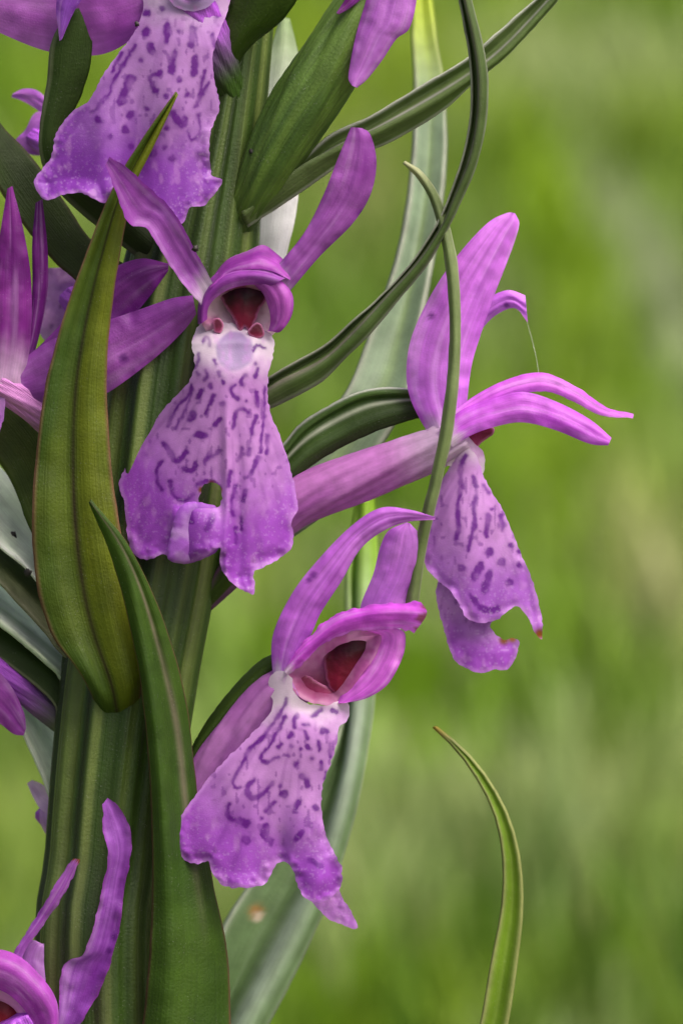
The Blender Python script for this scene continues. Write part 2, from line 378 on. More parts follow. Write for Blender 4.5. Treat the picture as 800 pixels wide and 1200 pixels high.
G_ASH, PINKM, MIDV = lin(122, 138, 106), lin(124, 88, 82), lin(56, 44, 38)

# ------------------------------------------------------------------ the orchid
base_px = P(np.array([118., 1230., -45.]))
FOOT = np.array([base_px[0] + .004, base_px[1] - .006, ground_h(base_px[0], base_px[1])])
orchid = tag(empty('orchid_plant', FOOT), 'purple spotted marsh orchid spike with long green bracts and flowers', 'orchid')
SW = lambda *l: P(np.array(l, float))
spts = np.vstack([FOOT - (0, 0, .004), FOOT + (0, 0, .04), FOOT + (-.002, .003, .10),
                  SW((118, 1230, -45), (128, 1000, -45), (151, 800, -45), (177, 650, -50), (207, 420, -58), (229, 280, -58), (259, 130, -52), (281, 0, -47), (298, -150, -50), (306, -320, -60))])
srad = np.array([74, 76, 76, 74, 73, 78, 79, 81, 73, 53, 41, 31, 12]) * PX
def stem_col(s, t, u, v):
    c = mix(lin(46, 70, 20), lin(96, 114, 58), np.clip(.45 + .9 * vn(t * 46, s * 2.5, 3), 0, 1))
    c = mix(c, lin(30, 48, 14), ss(.3, .7, vn(t * 30 + 5, s * 2, 8)))
    return mix(c, lin(98, 84, 76), ss(.05, .5, vn(t * 22, s * 3, 21)) * (1 - ss(.55, .75, s)) * .75) * np.array([.92, .90, .76])
stem = tube_w('stem', spts, srad, M_STEM, orchid, stem_col, nu=150, nv=120, ribs=11, ribd=.035, origin=FOOT)
# strap leaves at the foot
for k, (az, ln, hh) in enumerate(((200, .085, .05), (330, .10, .055), (95, .09, .06), (20, .075, .075))):
    a = R(az); d = np.array([math.cos(a), math.sin(a), 0]); sd = np.array([-d[1], d[0], 0]); pr = []
    for i in range(24):
        s = i / 23; c0 = FOOT + d * (.003 + ln * s) + np.array([0, 0, .012 + hh * math.sin(s * 2.3) * 1.1]); hw = .009 * (math.sin(math.pi * min(1, s * .9 + .1)) ** .7)
        for j in range(7):
            t = j / 6 * 2 - 1; pr.append(c0 + sd * hw * t + np.array([0, 0, .004 * t * t]))
    st = np.array([(i / 23, j / 6) for i in range(24) for j in range(7)])
    mk('leaf', np.array(pr), quads(24, 7), M_LEAF, orchid, leaf_col(G_MD, G_DK, rib=G_DK)(st[:, 0], st[:, 1], None, None), st, .0004, FOOT)

def bract(lines, ws, cf, **k):
    """ws: one (w at base, w at tip) pair for each long line"""
    k.setdefault('rag', .8); k.setdefault('wav', 2.2); k.setdefault('wavl', 55)
    return loft('bract', [zed(l, *w_) for l, w_ in zip(lines, ws)], M_LEAF, orchid, cf, **k)
# broad bract in front of the stem
bract([[(116, 836, 8), (107, 812, 38), (92, 785), (62, 745), (44, 690), (38, 620), (42, 540), (52, 460), (75, 370), (102, 295), (130, 225), (165, 165), (206, 108)],
       [(126, 846, 8), (119, 820, 44), (106, 790), (80, 730), (64, 660), (59, 590), (62, 500), (70, 420), (92, 340), (115, 272), (140, 212), (170, 163), (207, 108)],
       [(138, 850, 8), (133, 823, 40), (121, 794), (97, 715), (84, 640), (80, 560), (83, 450), (99, 360), (121, 280), (143, 222), (171, 170), (207, 109)],
       [(150, 846, 8), (150, 819, 46), (145, 790), (128, 718), (115, 640), (106, 560), (105, 460), (117, 355), (132, 285), (150, 222), (175, 172), (208, 110)],
       [(160, 834, 8), (165, 808, 40), (166, 778), (158, 720), (145, 640), (132, 560), (126, 480), (126, 420), (133, 350), (142, 290), (155, 225), (178, 175), (208, 111)]],
      [(46, 88), (50, 88), (42, 82), (52, 89), (46, 86)],
      leaf_col(lin(64, 92, 34), lin(84, 104, 30), PINKM, .045, MIDV, .5, .035, half=lin(118, 130, 28), seed=2, noise=1.1, dim=.78), nu=120, nv=33, wav=3, wavl=60, seed=2)
# dark keeled bract whose tip lies on the broad one
bract([[(165, 1225), (177, 1100), (178, 950), (168, 820), (150, 720), (130, 650), (105, 588)],
       [(190, 1225), (198, 1090), (192, 950), (182, 840), (166, 745), (147, 665), (105, 588)],
       [(214, 1225, 50), (216, 1080, 52), (207, 950, 50), (200, 850, 56), (184, 760, 70), (166, 690, 86), (140, 635, 101), (106, 587, 108)],
       [(244, 1225, 34), (243, 1090, 36), (224, 960, 36), (213, 860, 46), (197, 775, 64), (176, 702, 82), (146, 638, 100), (106, 587, 108)],
       [(270, 1225, 10), (266, 1120, 10), (250, 1040, 12), (232, 940, 16), (222, 850, 28), (208, 780, 50), (185, 710, 74), (151, 640, 96), (107, 586, 107)]],
      [(40, 104), (54, 106), (66, 110), (52, 106), (30, 102)],
      leaf_col(lin(52, 84, 26), lin(72, 104, 34), PINKM, .035, lin(126, 122, 112), .66, .055, seed=5, ribs=(.12, .5)), nu=120, nv=33, seed=4)
# long folded bract running up to the right
bract([[(284, 236), (335, 203), (384, 160), (434, 136), (491, 102), (547, 68), (586, 35), (626, 0), (655, -28)],
       [(284, 243), (340, 214), (388, 172), (436, 148), (491, 115), (547, 82), (590, 48), (636, 0), (660, -26)],
       [(284, 250), (345, 200), (390, 176), (434, 156), (491, 127), (547, 94), (592, 60), (648, 0), (668, -24)],
       [(286, 258), (350, 214), (398, 182), (448, 160), (505, 128), (550, 96), (594, 62), (650, 1), (669, -23)],
       [(290, 266), (352, 226), (406, 188), (462, 164), (519, 129), (553, 98), (596, 62), (651, 2), (670, -22)]],
      [(-10, 5), (-22, -4), (4, 14), (-4, 8), (-14, 2)],
      leaf_col(lin(82, 104, 52), lin(98, 116, 70), lin(176, 182, 168), .07, lin(160, 160, 156), .5, .06, seed=6, dim=1.2), nu=110, nv=25, seed=5)
# long bract curling up and over
bract([[(268, 470), (300, 452), (330, 433), (381, 404), (412, 377), (450, 343), (484, 305), (508, 268), (524, 235), (541, 186), (551, 135), (550, 73), (538, 0), (528, -40)],
       [(268, 478), (300, 461), (330, 443), (380, 414), (413, 383), (452, 345), (487, 306), (513, 268), (528, 236), (546, 186), (556, 135), (555, 73), (542, 0), (531, -41)],
       [(268, 488), (300, 470), (330, 448), (380, 424), (416, 392), (456, 348), (492, 308), (518, 268), (532, 236), (552, 186), (561, 132), (560, 72), (545, 0), (534, -41)],
       [(270, 500), (300, 486), (330, 473), (374, 449), (406, 418), (430, 395), (467, 351), (501, 309), (525, 265), (540, 234), (560, 186), (570, 130), (569, 73), (552, 0), (541, -42)]],
      [(-20, 60), (-34, 54), (-4, 74), (-12, 62)],
      leaf_col(lin(70, 92, 44), lin(88, 102, 66), lin(138, 144, 128), .07, lin(120, 116, 108), .62, .06, seed=7, dim=1.2), nu=130, nv=21, seed=6)
# thin bract hanging across the side flower
bract([[(470, 730, 4), (484, 650, 24), (495, 600, 42), (505, 560, 46), (518, 490, 50), (527, 400, 46), (522, 310, 32), (508, 245, 18), (490, 210, 18), (472, 191, 20)],
       [(478, 732, 14), (490, 653, 30), (501, 602, 48), (511, 561, 53), (525, 491, 57), (533, 400, 54), (528, 310, 38), (512, 242, 24), (493, 206, 23), (473, 190, 22)],
       [(486, 734, 4), (497, 656, 24), (507, 604, 42), (517, 563, 46), (532, 492, 50), (539, 400, 46), (535, 308, 32), (518, 240, 18), (496, 204, 18), (474, 189, 20)]],
      [(-10, 22), (36, 28), (-10, 22)],
      leaf_col(lin(98, 116, 66), lin(112, 128, 84), lin(140, 148, 118), .12, seed=8, tip=lin(176, 180, 140), tips=.9, dim=1.2), nu=120, nv=15, seed=7)
# folded bract of the side flower
bract([[(262, 640), (300, 560), (335, 517), (352, 497), (385, 476), (430, 457), (482, 456), (505, 462)],
       [(262, 645), (302, 566), (338, 524), (356, 503), (388, 482), (430, 463), (482, 461), (506, 466)],
       [(263, 650), (304, 572), (336, 533), (360, 508), (390, 488), (432, 470), (483, 467), (507, 472)],
       [(266, 655), (308, 584), (340, 548), (362, 528), (395, 510), (440, 488), (484, 478), (508, 480)],
       [(270, 660), (315, 594), (345, 562), (366, 545), (400, 524), (444, 504), (485, 491), (509, 488)]],
      [(-30, -24), (-22, -16), (-30, -24), (-6, -14), (-18, -18)],
      leaf_col(lin(64, 90, 38), lin(52, 76, 30), lin(190, 196, 184), .07, lin(178, 184, 172), .42, .05, half=lin(40, 60, 22), rp=.42) if False else
      leaf_col(lin(66, 92, 40), lin(54, 78, 32), lin(190, 196, 184), .10, lin(170, 178, 160), .45, .05, edgeside=-1, half=lin(42, 60, 24), dim=1.2), nu=70, nv=25, seed=8)
# bract above the lower flower's ovary
bract([[(205, 930), (222, 884), (240, 850), (270, 810), (300, 779), (324, 764)], [(208, 932), (226, 886), (246, 856), (278, 818), (308, 788), (328, 776)], [(214, 936), (232, 892), (254, 866), (286, 832), (318, 800), (334, 792)]],
      [(-30, -2), (-8, 16), (-24, 0)], leaf_col(lin(66, 90, 34), lin(52, 78, 28), seed=3), nu=50, nv=13, seed=9)
# ashy leaves behind the spike
bract([[(240, 640), (320, 568), (398, 470), (430, 400), (465, 300), (482, 200), (486, 100), (483, 40), (484, -30)],
       [(245, 655), (350, 578), (435, 470), (462, 400), (486, 300), (500, 200), (503, 100), (496, 40), (492, -30)],
       [(250, 680), (385, 596), (470, 480), (488, 400), (508, 300), (521, 200), (521, 110), (510, 40), (501, -30)]],
      [(-60, -520), (-84, -528), (-60, -520)],
      leaf_col(lin(96, 118, 92), lin(116, 134, 110), lin(132, 140, 124), .08, lin(112, 134, 92), .5, .12, tip=lin(150, 168, 40), tips=.74, dim=1.3), nu=110, nv=17, seed=10, thick=.0004)
bract([[(196, 1260), (235, 1160), (262, 1086), (290, 1040), (330, 985), (378, 905), (400, 840), (407, 740), (408, 660), (428, 545)],
       [(220, 1265), (270, 1170), (305, 1100), (340, 1040), (370, 975), (394, 905), (408, 840), (414, 740), (416, 660), (429, 545)],
       [(250, 1270), (292, 1190), (335, 1115), (368, 1045), (392, 975), (408, 905), (416, 840), (422, 740), (424, 660), (430, 545)],
       [(270, 1275), (318, 1190), (356, 1115), (386, 1045), (408, 975), (424, 905), (436, 830), (441, 740), (441, 660), (432, 545)]],
      [(-230, -480), (-272, -486), (-220, -470), (-244, -482)],
      leaf_col(lin(84, 110, 66), lin(102, 126, 88), lin(150, 164, 140), .05, lin(146, 162, 146), .70, .12, tip=lin(126, 166, 30), tips=.62, blotch=[(298, 1068, 9, lin(150, 110, 60)), (300, 1074, 6, lin(190, 176, 160))], dim=1.3), nu=120, nv=25, seed=11, thick=.0004)
# pale bract behind the stem top
bract([[(270, 420), (300, 310), (306, 250), (304, 160), (312, 90), (322, 50), (331, 24)], [(285, 420), (318, 312), (324, 250), (326, 160), (332, 90), (333, 50), (333, 23)], [(300, 420), (332, 305), (347, 245), (350, 160), (352, 104), (346, 60), (336, 23)]],
      [(-100, -240), (-90, -232), (-100, -240)], leaf_col(lin(200, 200, 206), lin(180, 186, 184), lin(196, 196, 196), .1, tip=lin(120, 140, 100), tips=.5, dim=1.35), nu=60, nv=13, seed=12, thick=.0004)
# dark bract above the top lip
bract([[(252, 104), (250, 78), (254, 48), (268, 8), (282, -40)], [(262, 100), (268, 72), (284, 42), (310, 8), (330, -40)], [(274, 94), (284, 66), (302, 46), (335, 18), (372, -40)]],
      [(-14, 40), (2, 58), (-14, 36)], leaf_col(lin(70, 98, 34), lin(56, 82, 28)), nu=40, nv=13, seed=13)
# bract beside the top lip
bract([[(200, 330), (110, 262), (62, 215), (47, 180), (48, 142), (56, 94), (61, 48), (84, 12)], [(210, 315), (125, 240), (76, 200), (60, 160), (66, 120), (76, 80), (80, 45), (88, 10)], [(225, 300), (140, 220), (90, 185), (78, 150), (96, 110), (106, 74), (107, 38), (92, 10)]],
      [(-20, 30), (-8, 34), (-20, 24)], leaf_col(lin(48, 72, 28), lin(60, 84, 40), lin(120, 132, 112), .12, edgeside=-1), nu=60, nv=15, seed=14)
# bracts fanning out on the left of the stem
for up, lo, wu, tl, cf, sd in (
    ([(178, 330), (112, 286), (72, 232), (40, 188), (0, 145), (-50, 85)], [(158, 410), (92, 332), (62, 305), (22, 255), (-8, 205), (-54, 90)], (-30, -60), 8, leaf_col(lin(60, 86, 24), lin(48, 70, 20), lin(86, 84, 60), .05, seed=1), 15),
    ([(120, 640), (72, 552), (42, 500), (10, 466), (-30, 440), (-60, 415)], [(90, 690), (58, 660), (36, 622), (10, 558), (-30, 500), (-62, 420)], (-28, -50), 8, leaf_col(lin(66, 94, 30), lin(88, 108, 40), seed=2), 16),
    ([(110, 690), (62, 640), (36, 598), (10, 560), (-40, 505), (-70, 470)], [(100, 720), (62, 700), (30, 665), (0, 640), (-40, 590), (-72, 475)], (-64, -100), 48, leaf_col(G_PALE, lin(150, 168, 140), lin(206, 210, 204), .1, dim=1.5, seed=3), 17),
    ([(120, 760), (72, 715), (35, 672), (0, 640), (-40, 610), (-75, 585)], [(110, 800), (70, 764), (50, 738), (0, 684), (-40, 652), (-76, 590)], (-40, -60), 20, leaf_col(lin(98, 108, 84), lin(72, 88, 54), lin(150, 154, 140), .1, seed=4), 18),
    ([(120, 790), (72, 748), (40, 722), (0, 684), (-40, 655), (-78, 625)], [(115, 830), (75, 800), (62, 784), (0, 732), (-40, 712), (-78, 632)], (-66, -90), 48, leaf_col(lin(206, 212, 204), lin(184, 196, 180), lin(160, 176, 150), .12, rib=lin(120, 146, 100), rp=.7, rw=.06, dim=1.5, seed=5), 19),
    ([(120, 815), (72, 782), (40, 755), (0, 726), (-40, 700), (-78, 672)], [(110, 900), (72, 850), (60, 820), (0, 772), (-40, 748), (-80, 680)], (-40, -66), 10, leaf_col(lin(62, 88, 36), lin(48, 70, 28), lin(150, 160, 140), .06, seed=6), 20),
    ([(110, 905), (66, 852), (36, 812), (0, 776), (-40, 735), (-78, 700)], [(100, 1010), (64, 946), (46, 900), (22, 850), (0, 818), (-40, 770), (-80, 706)], (-76, -110), 48, leaf_col(lin(196, 206, 194), lin(156, 172, 148), lin(170, 178, 164), .1, dim=1.5, seed=7), 21)):
    md = [((a + c) / 2, (b + d) / 2) for (a, b), (c, d) in zip(cr(up, 8), cr(lo, 8))]
    bract([up, md, lo], [(wu[0] - tl * 1.5, wu[1] - tl * 1.5), wu, (wu[0] + tl * .5, wu[1] + tl * 1.4)], cf, nu=50, nv=13, seed=sd, thick=.00018)

# ------------------------------------------------------------------ flowers: ovary mesh carries its floral parts
def ovary_col(a, b, seed=0, at=.5):
    return lambda s, t, u, v: mix(mix(a, b, ss(at - .3, at + .3, s)), G_DK, .25 * ss(.2, .8, vn(t * 14, s * 4, seed)))
def flower(pts, rad, cf, mat=M_STEM, label=None, ribs=6, nu=60, nv=60):
    o = tube('flower', pts, rad, mat, orchid, cf, nu=nu, nv=nv, ribs=ribs, ribd=.045, twist=2.2); tag(o, label); return o
def lobe(name, fl, lines, ws, cf, **k):
    return loft(name, [zed(l, *w_) for l, w_ in zip(lines, ws)], k.pop('mat', M_PET), fl, cf, crease=k.pop('crease', .22), thick=0, wav=k.pop('wav', 2) + 1.2, wavl=k.pop('wavl', 30), **k)

# --- flower with the perforated lip ---
f2 = flower([(225, 520, -40), (248, 450, -20), (270, 390, 2), (284, 352, 14)], [16, 20, 22, 24], ovary_col(G_MD, PURP), label='flower whose spotted lip has a nibbled hole')
lobe('sepal', f2, [[(240, 362), (214, 332), (190, 297), (172, 268), (152, 263), (140, 236), (124, 193)], [(250, 332), (227, 290), (206, 252), (182, 226), (166, 212), (148, 196), (129, 183)]],
     [(66, 120), (68, 124)], petal_col(lin(164, 88, 186), lin(128, 44, 150), .16, tipdeep=.4, seed=1, edge=lin(120, 40, 140)), bulge=-9, wav=3, wavl=26, seed=1, rag=1.2)
lobe('sepal', f2, [[(318, 318), (334, 301), (358, 270), (379, 228), (396, 185), (411, 149)], [(330, 352), (345, 335), (375, 300), (413, 262), (434, 228), (441, 190), (434, 158), (424, 150)]],
     [(56, 84), (52, 80)], petal_col(lin(166, 90, 186), lin(130, 46, 152), .12, seed=2, edge=lin(112, 36, 130), spots=[(388, 320 - 3, 5), (424, 250, 5), (411, 276, 0.1)]), bulge=8, wav=2.5, wavl=30, seed=2)
lobe('sepal', f2, [[(246, 332), (254, 318), (268, 303), (290, 294), (308, 287), (324, 297), (338, 311), (341, 324)], [(246, 338), (258, 328), (272, 320), (290, 316), (308, 316), (322, 319), (332, 324), (340, 328)]],
     [(40, 42), (74, 72)], petal_col(lin(172, 76, 184), DEEP, 0, seed=3), bulge=10, nv=13, seed=3, wav=2)
lobe('petal', f2, [[(232, 380), (232, 362), (236, 344), (248, 325), (266, 314), (290, 310), (315, 314), (338, 324)],
                   [(236, 379), (237, 362), (243, 346), (254, 333), (270, 324), (290, 321), (310, 322), (330, 328)],
                   [(243, 374), (244, 362), (250, 352), (260, 344), (272, 338), (290, 334), (304, 334), (316, 336)]],
     [(46, 60), (66, 84), (62, 78)], petal_col(lin(156, 70, 176), lin(120, 38, 142), 0, seed=4, edge=lin(170, 80, 180)), nv=15, seed=4, wav=1.5)
lobe('petal', f2, [[(300, 326), (322, 324), (340, 340), (344, 356), (340, 374), (328, 389), (318, 388)], [(298, 334), (308, 344), (313, 356), (316, 366), (317, 376), (315, 386), (313, 388)]],
     [(74, 62), (66, 58)], petal_col(lin(186, 92, 196), lin(150, 50, 168), 0, seed=5, edge=lin(140, 44, 160)), bulge=14, nv=15, seed=5)
def throat2(u, v, e):
    c = mix(lin(228, 196, 216), lin(196, 120, 170), ss(-.3, .6, fbm(u / 14, v / 14, 4)))
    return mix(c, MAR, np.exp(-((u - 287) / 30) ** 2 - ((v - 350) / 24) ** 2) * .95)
sheet('throat', [(236, 378), (238, 352), (254, 334), (285, 326), (318, 332), (330, 352), (328, 380), (312, 398), (286, 404), (254, 398)],
      lambda u, v, e: 62 - 26 * ss(0, 26, e) - 26 * ss(376, 398, v), throat2, M_LIP, f2, step=2.4)
def knob(name, fl, outline, w0, hgt, c1, c2, seed=0, mat=M_DEEP, thick=.0002):
    vm = np.array(outline)[:, 1]
    return sheet(name, outline, lambda u, v, e: w0 + hgt * np.sqrt(np.clip(e / max(e.max(), 1e-6), 0, 1)) + .9 * fbm(u / 9, v / 9, seed) + hgt * .25 * np.cos((u - np.array(outline)[:, 0].mean()) / 6.5),
                 lambda u, v, e: mix(lin(196, 120, 166), mix(c1, c2, np.clip(ss(vm.min() + 8, vm.max(), v) + .25 * fbm(u / 9, v / 12, seed + 2), 0, 1)), ss(-.5, 2.6, e)), mat, fl, step=1.6, thick=thick, seed=seed)
knob('column', f2, [(260, 334), (275, 331), (298, 331), (311, 335), (311, 350), (303, 362), (298, 376), (293, 388), (287, 382), (281, 388), (276, 375), (268, 362), (260, 349)], 46, 5, lin(40, 2, 12), lin(120, 16, 54), 3)
knob('stigma', f2, [(250, 376), (257, 373), (262, 380), (259, 390), (251, 388)], 55, .6, lin(80, 8, 40), lin(130, 40, 84), 4, thick=.00003)
knob('stigma', f2, [(290, 390), (300, 378), (308, 384), (309, 394), (300, 396)], 57, .6, lin(80, 6, 36), lin(120, 26, 62), 5, thick=.00003)
sheet('lip_fold', [(196, 652), (200, 628), (206, 604), (214, 592), (226, 588), (240, 590), (254, 594), (262, 612), (262, 632), (256, 644), (240, 654), (222, 660), (206, 660)],
      lambda u, v, e: 83 + 9 * np.sqrt(np.clip(e / 22, 0, 1)) + 4 * np.exp(-((u - 250) / 9) ** 2 - ((v - 618) / 14) ** 2) - 3 * np.exp(-((u - 230) / 12) ** 2),
      lambda u, v, e: mix(mix(lin(164, 92, 198), lin(190, 140, 214), ss(-.1, .5, fbm(u / 16, v / 16, 6))), SPOT, .8 * np.maximum(np.exp(-((u - 226) / 7) ** 2 - ((v - 605) / 11) ** 2), np.exp(-((u - 246 + (v - 615) * .4) / 6) ** 2 - ((v - 615) / 14) ** 2))), M_LIP, f2, step=1.8, seed=3)
S2 = [([(395, 135), (410, 115), (418, 150)], 9), ([(590, 170), (605, 150), (635, 160)], 10), ([(375, 185), (378, 205), (360, 235)], 8), ([(370, 255), (376, 265)], 12), ([(405, 250), (410, 270), (400, 290)], 14),
      ([(437, 205), (445, 225)], 12), ([(455, 255), (460, 270)], 15), ([(470, 290), (472, 297)], 13), ([(422, 305), (426, 312)], 15), ([(595, 222)], 18), ([(605, 240), (598, 275)], 14), ([(560, 268), (545, 285), (545, 305)], 17),
      ([(520, 305), (500, 320), (512, 345), (525, 355)], 14), ([(560, 365)], 11), ([(390, 330), (370, 355)], 19), ([(435, 345), (425, 375), (405, 410)], 15), ([(473, 380)], 24), ([(350, 415), (355, 430), (340, 438)], 22),
      ([(460, 435), (440, 460)], 21), ([(375, 495), (395, 500)], 34), ([(600, 335), (605, 385)], 18), ([(570, 410), (545, 400), (520, 415), (510, 465)], 15), ([(600, 430), (585, 460), (583, 495)], 15),
      ([(635, 310), (630, 420), (615, 570)], 8), ([(350, 300), (330, 350), (285, 400), (255, 465)], 10), ([(350, 310), (330, 390), (285, 475)], 10), ([(240, 530), (265, 570), (285, 600), (310, 590), (330, 565)], 22),
      ([(320, 630), (350, 635), (365, 615)], 24), ([(460, 560), (440, 580), (405, 595), (400, 610)], 19), ([(235, 600), (215, 630), (215, 680), (235, 710)], 12), ([(265, 680), (275, 730), (320, 755), (355, 730)], 14),
      ([(545, 550), (540, 580), (525, 600)], 16), ([(575, 555), (570, 575)], 16), ([(610, 590), (580, 650), (560, 665)], 17), ([(645, 500), (640, 570)], 14), ([(500, 640), (490, 700)], 15), ([(520, 700), (505, 760), (515, 810)], 17),
      ([(555, 720), (550, 750)], 21), ([(540, 820), (545, 870)], 10), ([(520, 860), (522, 920)], 12), ([(345, 790), (350, 835)], 28), ([(430, 820), (410, 870)], 26), ([(370, 690), (420, 680), (455, 700)], 18)]
def lip_col(zs, ox, oy, k, cu, cv, rad, asp, white_v, spur=None, brown=(), seed=0, soft=1.5, base=PURP, grow=.5, pale=None):
    def f(u, v, e):
        r = np.hypot((u - cu) * asp, v - cv)
        c = mix(LILAC if pale is None else pale, base, ss(rad * .45, rad * 1.05, r + 22 * fbm(u / 40, v / 40, seed)))
        c = mix(c, lin(196, 140, 216), (1 - ss(1.5, 6, e)) * .5)
        c = mix(c, WHITE, (1 - ss(white_v[0] - 14, white_v[1] - 4, v + 14 * fbm(u / 22, v / 22, seed + 1))) * .95)
        if spur: c = mix(c, lin(160, 138, 184), 1 - ss(.82, 1.06, np.hypot((u - spur[0]) / spur[2], (v - spur[1]) / spur[3]) + .06 * vn(u / 9, v / 9, 3)))
        c = mix(c, SPOT, .22 * ss(.0, .6, fbm(u / 26, v / 34, seed + 5)) * ss(white_v[1], white_v[1] + 60, v))
        c = mix(c, LILAC, .4 * ss(.1, .6, fbm(u / 9, v / 14, seed + 6)))
        an = np.arctan2(u - cu, v - cv + rad * .45); c = mix(c, SPOT, .20 * ss(.15, .7, vn(an * 26 + seed, r / 55, seed + 11)) * ss(white_v[0], white_v[1] + 30, v))
        c = mix(c, SPOT, .5 * ss(.52, .7, vn(u / 4.2, v / 7.5, seed + 21)) * (1 - ss(rad * .6, rad * 1.0, r)) * ss(white_v[0], white_v[1] + 14, v))
        m = strokes(u, v, zs, ox, oy, k, soft, grow); c = mix(c, SPOT, np.clip(m, 0, 1) * .93)
        c = mix(c, lin(232, 206, 240), .2 * ss(.5, .8, vn(u / 1.9, v / 1.9, seed + 8)) * (1 - ss(8, 60, e)) * ss(white_v[1] + 40, white_v[1] + 140, v))  # sparkle along the lower margin, painted into the colour as pale dots
        for (bu, bv, br, bc) in brown: c = mix(c, bc, np.exp(-(((u - bu) ** 2 + (v - bv) ** 2) / br ** 2) ** 2))
        return c
    return f
hole = [(238, 570), (246, 566), (258, 569), (260, 582), (257, 594), (244, 596), (233, 590), (235, 578)]
def lipw2(u, v, e):
    cen = 270 - 18 * ss(400, 660, v); hw = 45 + 62 * ss(420, 600, v); x = (u - cen) / hw
    w_ = 66 - 24 * (1 - ss(376, 404, v)) + 16 * ss(380, 440, v) - 30 * x * x * ss(400, 520, v) - 14 * x * x
    w_ = w_ - 7 * np.exp(-((u - 274) / 18) ** 2 - ((v - 412) / 20) ** 2)                      # spur mouth
    w_ = w_ + 7 * np.exp(-((u - 266) / 6) ** 2) * ss(450, 520, v) - 4 * np.exp(-((u - 280) / 7) ** 2) * ss(480, 560, v)
    fl = np.exp(-(((u - 232) / 30) ** 2 + ((v - 624) / 34) ** 2) ** 2)
    w_ = w_ + 16 * fl * ss(588, 600, v) * ss(196, 206, u) + 6 * np.exp(-((u - 206) / 7) ** 2 - ((v - 612) / 16) ** 2)
    w_ = w_ + (7 * vn(u / 42, v / 90, 3) + 1.6 * vn(u / 15, v / 60, 5)) * ss(470, 600, v)
    w_ = w_ + 9 * (1 - ss(0, 22, e)) * ss(590, 650, v) * fbm(u / 24, v / 24, 6)
    return w_
sheet('lip', [(238, 376), (229, 388), (225, 402), (228, 420), (227, 432), (219, 450), (189, 483), (159, 528), (140, 564), (145, 588), (147, 605), (153, 642), (165, 655), (180, 654), (192, 649), (204, 659), (218, 660), (234, 655), (248, 648),
              (258, 641), (258, 663), (273, 684), (288, 693), (298, 696), (299, 684), (297, 671), (310, 664), (324, 656), (341, 643), (344, 626), (342, 611), (349, 592), (342, 555), (330, 516), (316, 480), (314, 455), (315, 435), (321, 412), (319, 394), (312, 384), (285, 380), (255, 378)],
      lipw2, lip_col(S2, 120, 360, 3.333, 268, 470, 150, 1.15, (418, 462), (275, 411, 23, 25), [(236, 574, 4, BRN), (258, 574, 3, BRN), (245, 591, 4, lin(190, 150, 50)), (248, 567, 5, lin(90, 30, 40))], 2), M_LIP, f2, holes=(hole,), step=1.6, crisp=1.1, seed=2)
tube('spur', [(275, 412, 44), (272, 424, 30), (262, 452, 4), (250, 480, -14)], [20, 19, 14, 8], M_PET, f2, lambda s, t, u, v: mix(lin(186, 164, 210), PURP, s), nu=24, nv=18)

# --- flower at the top, its lip dented by the bract tip ---
f1 = flower([(270, 120, -30), (250, 60, 10), (228, 10, 36), (222, -25, 44)], [20, 26, 28, 22], ovary_col(G_DK, PURP), label='flower with a wide ruffled lip above the broad bract')
lobe('sepal', f1, [[(190, -50), (80, -66), (-40, -46)], [(186, 10), (160, 42), (118, 64), (60, 61), (8, 42), (-40, 18)]], [(36, -8), (22, -4)], petal_col(lin(176, 104, 192), lin(148, 66, 166), .1, seed=11), bulge=14, wav=3, seed=11)
lobe('petal', f1, [[(94, -40), (72, -18), (66, 8), (68, 30), (70, 48)], [(150, -40), (108, -14), (93, 4), (84, 20), (73, 46)]], [(44, 46), (52, 46)], petal_col(lin(140, 78, 186), lin(112, 44, 150), 0, seed=12), bulge=6, seed=12)
lobe('petal', f1, [[(170, -50), (190, -22), (206, -6), (228, -2)], [(276, -50), (266, -20), (250, -8), (232, -2)]], [(40, 76), (40, 76)], petal_col(lin(166, 88, 186), DEEP, 0, seed=13), bulge=14, seed=13)
S1 = [([(460, 40)], 24), ([(507, 28)], 22), ([(525, 75), (520, 130)], 20), ([(605, 90), (597, 135)], 26), ([(650, 24), (668, 16)], 24), ([(680, 50)], 20), ([(560, 98)], 14), ([(455, 98)], 30), ([(470, 145), (475, 165)], 26), ([(440, 188)], 20), ([(545, 170), (535, 225)], 24), ([(610, 180), (605, 230)], 22),
      ([(665, 110), (668, 140)], 16), ([(425, 140), (400, 180), (350, 260), (345, 290), (300, 340)], 9), ([(380, 165), (350, 225)], 8), ([(500, 225), (470, 245), (485, 285)], 18), ([(412, 245), (378, 315)], 30), ([(560, 250)], 22), ([(585, 295)], 26), ([(520, 300)], 22), ([(640, 220), (620, 320), (610, 335), (650, 260)], 10),
      ([(460, 340)], 22), ([(408, 360)], 34), ([(390, 405)], 32), ([(345, 425)], 20), ([(310, 375)], 26), ([(540, 350), (570, 395), (580, 370)], 22), ([(520, 400)], 18), ([(515, 460)], 20), ([(540, 495)], 22), ([(480, 480)], 26), ([(410, 455)], 26), ([(620, 360), (625, 410), (600, 440), (590, 410)], 8), ([(330, 300), (290, 350)], 8)]
def lipw1(u, v, e):
    cen = 215 - 40 * ss(0, 230, v); x = (u - cen) / (50 + 60 * ss(0, 180, v))
    w_ = 56 + 14 * ss(-20, 60, v) - 24 * x * x + 8 * vn(u / 40, v / 90, 13) * ss(40, 140, v) + 1.8 * vn(u / 15, v / 60, 15) * ss(60, 160, v)
    return w_ + 15 * (1 - ss(0, 20, e)) * ss(185, 225, v) * (1 - ss(90, 150, u)) + 8 * (1 - ss(0, 20, e)) * fbm(u / 22, v / 22, 16) * ss(100, 200, v)
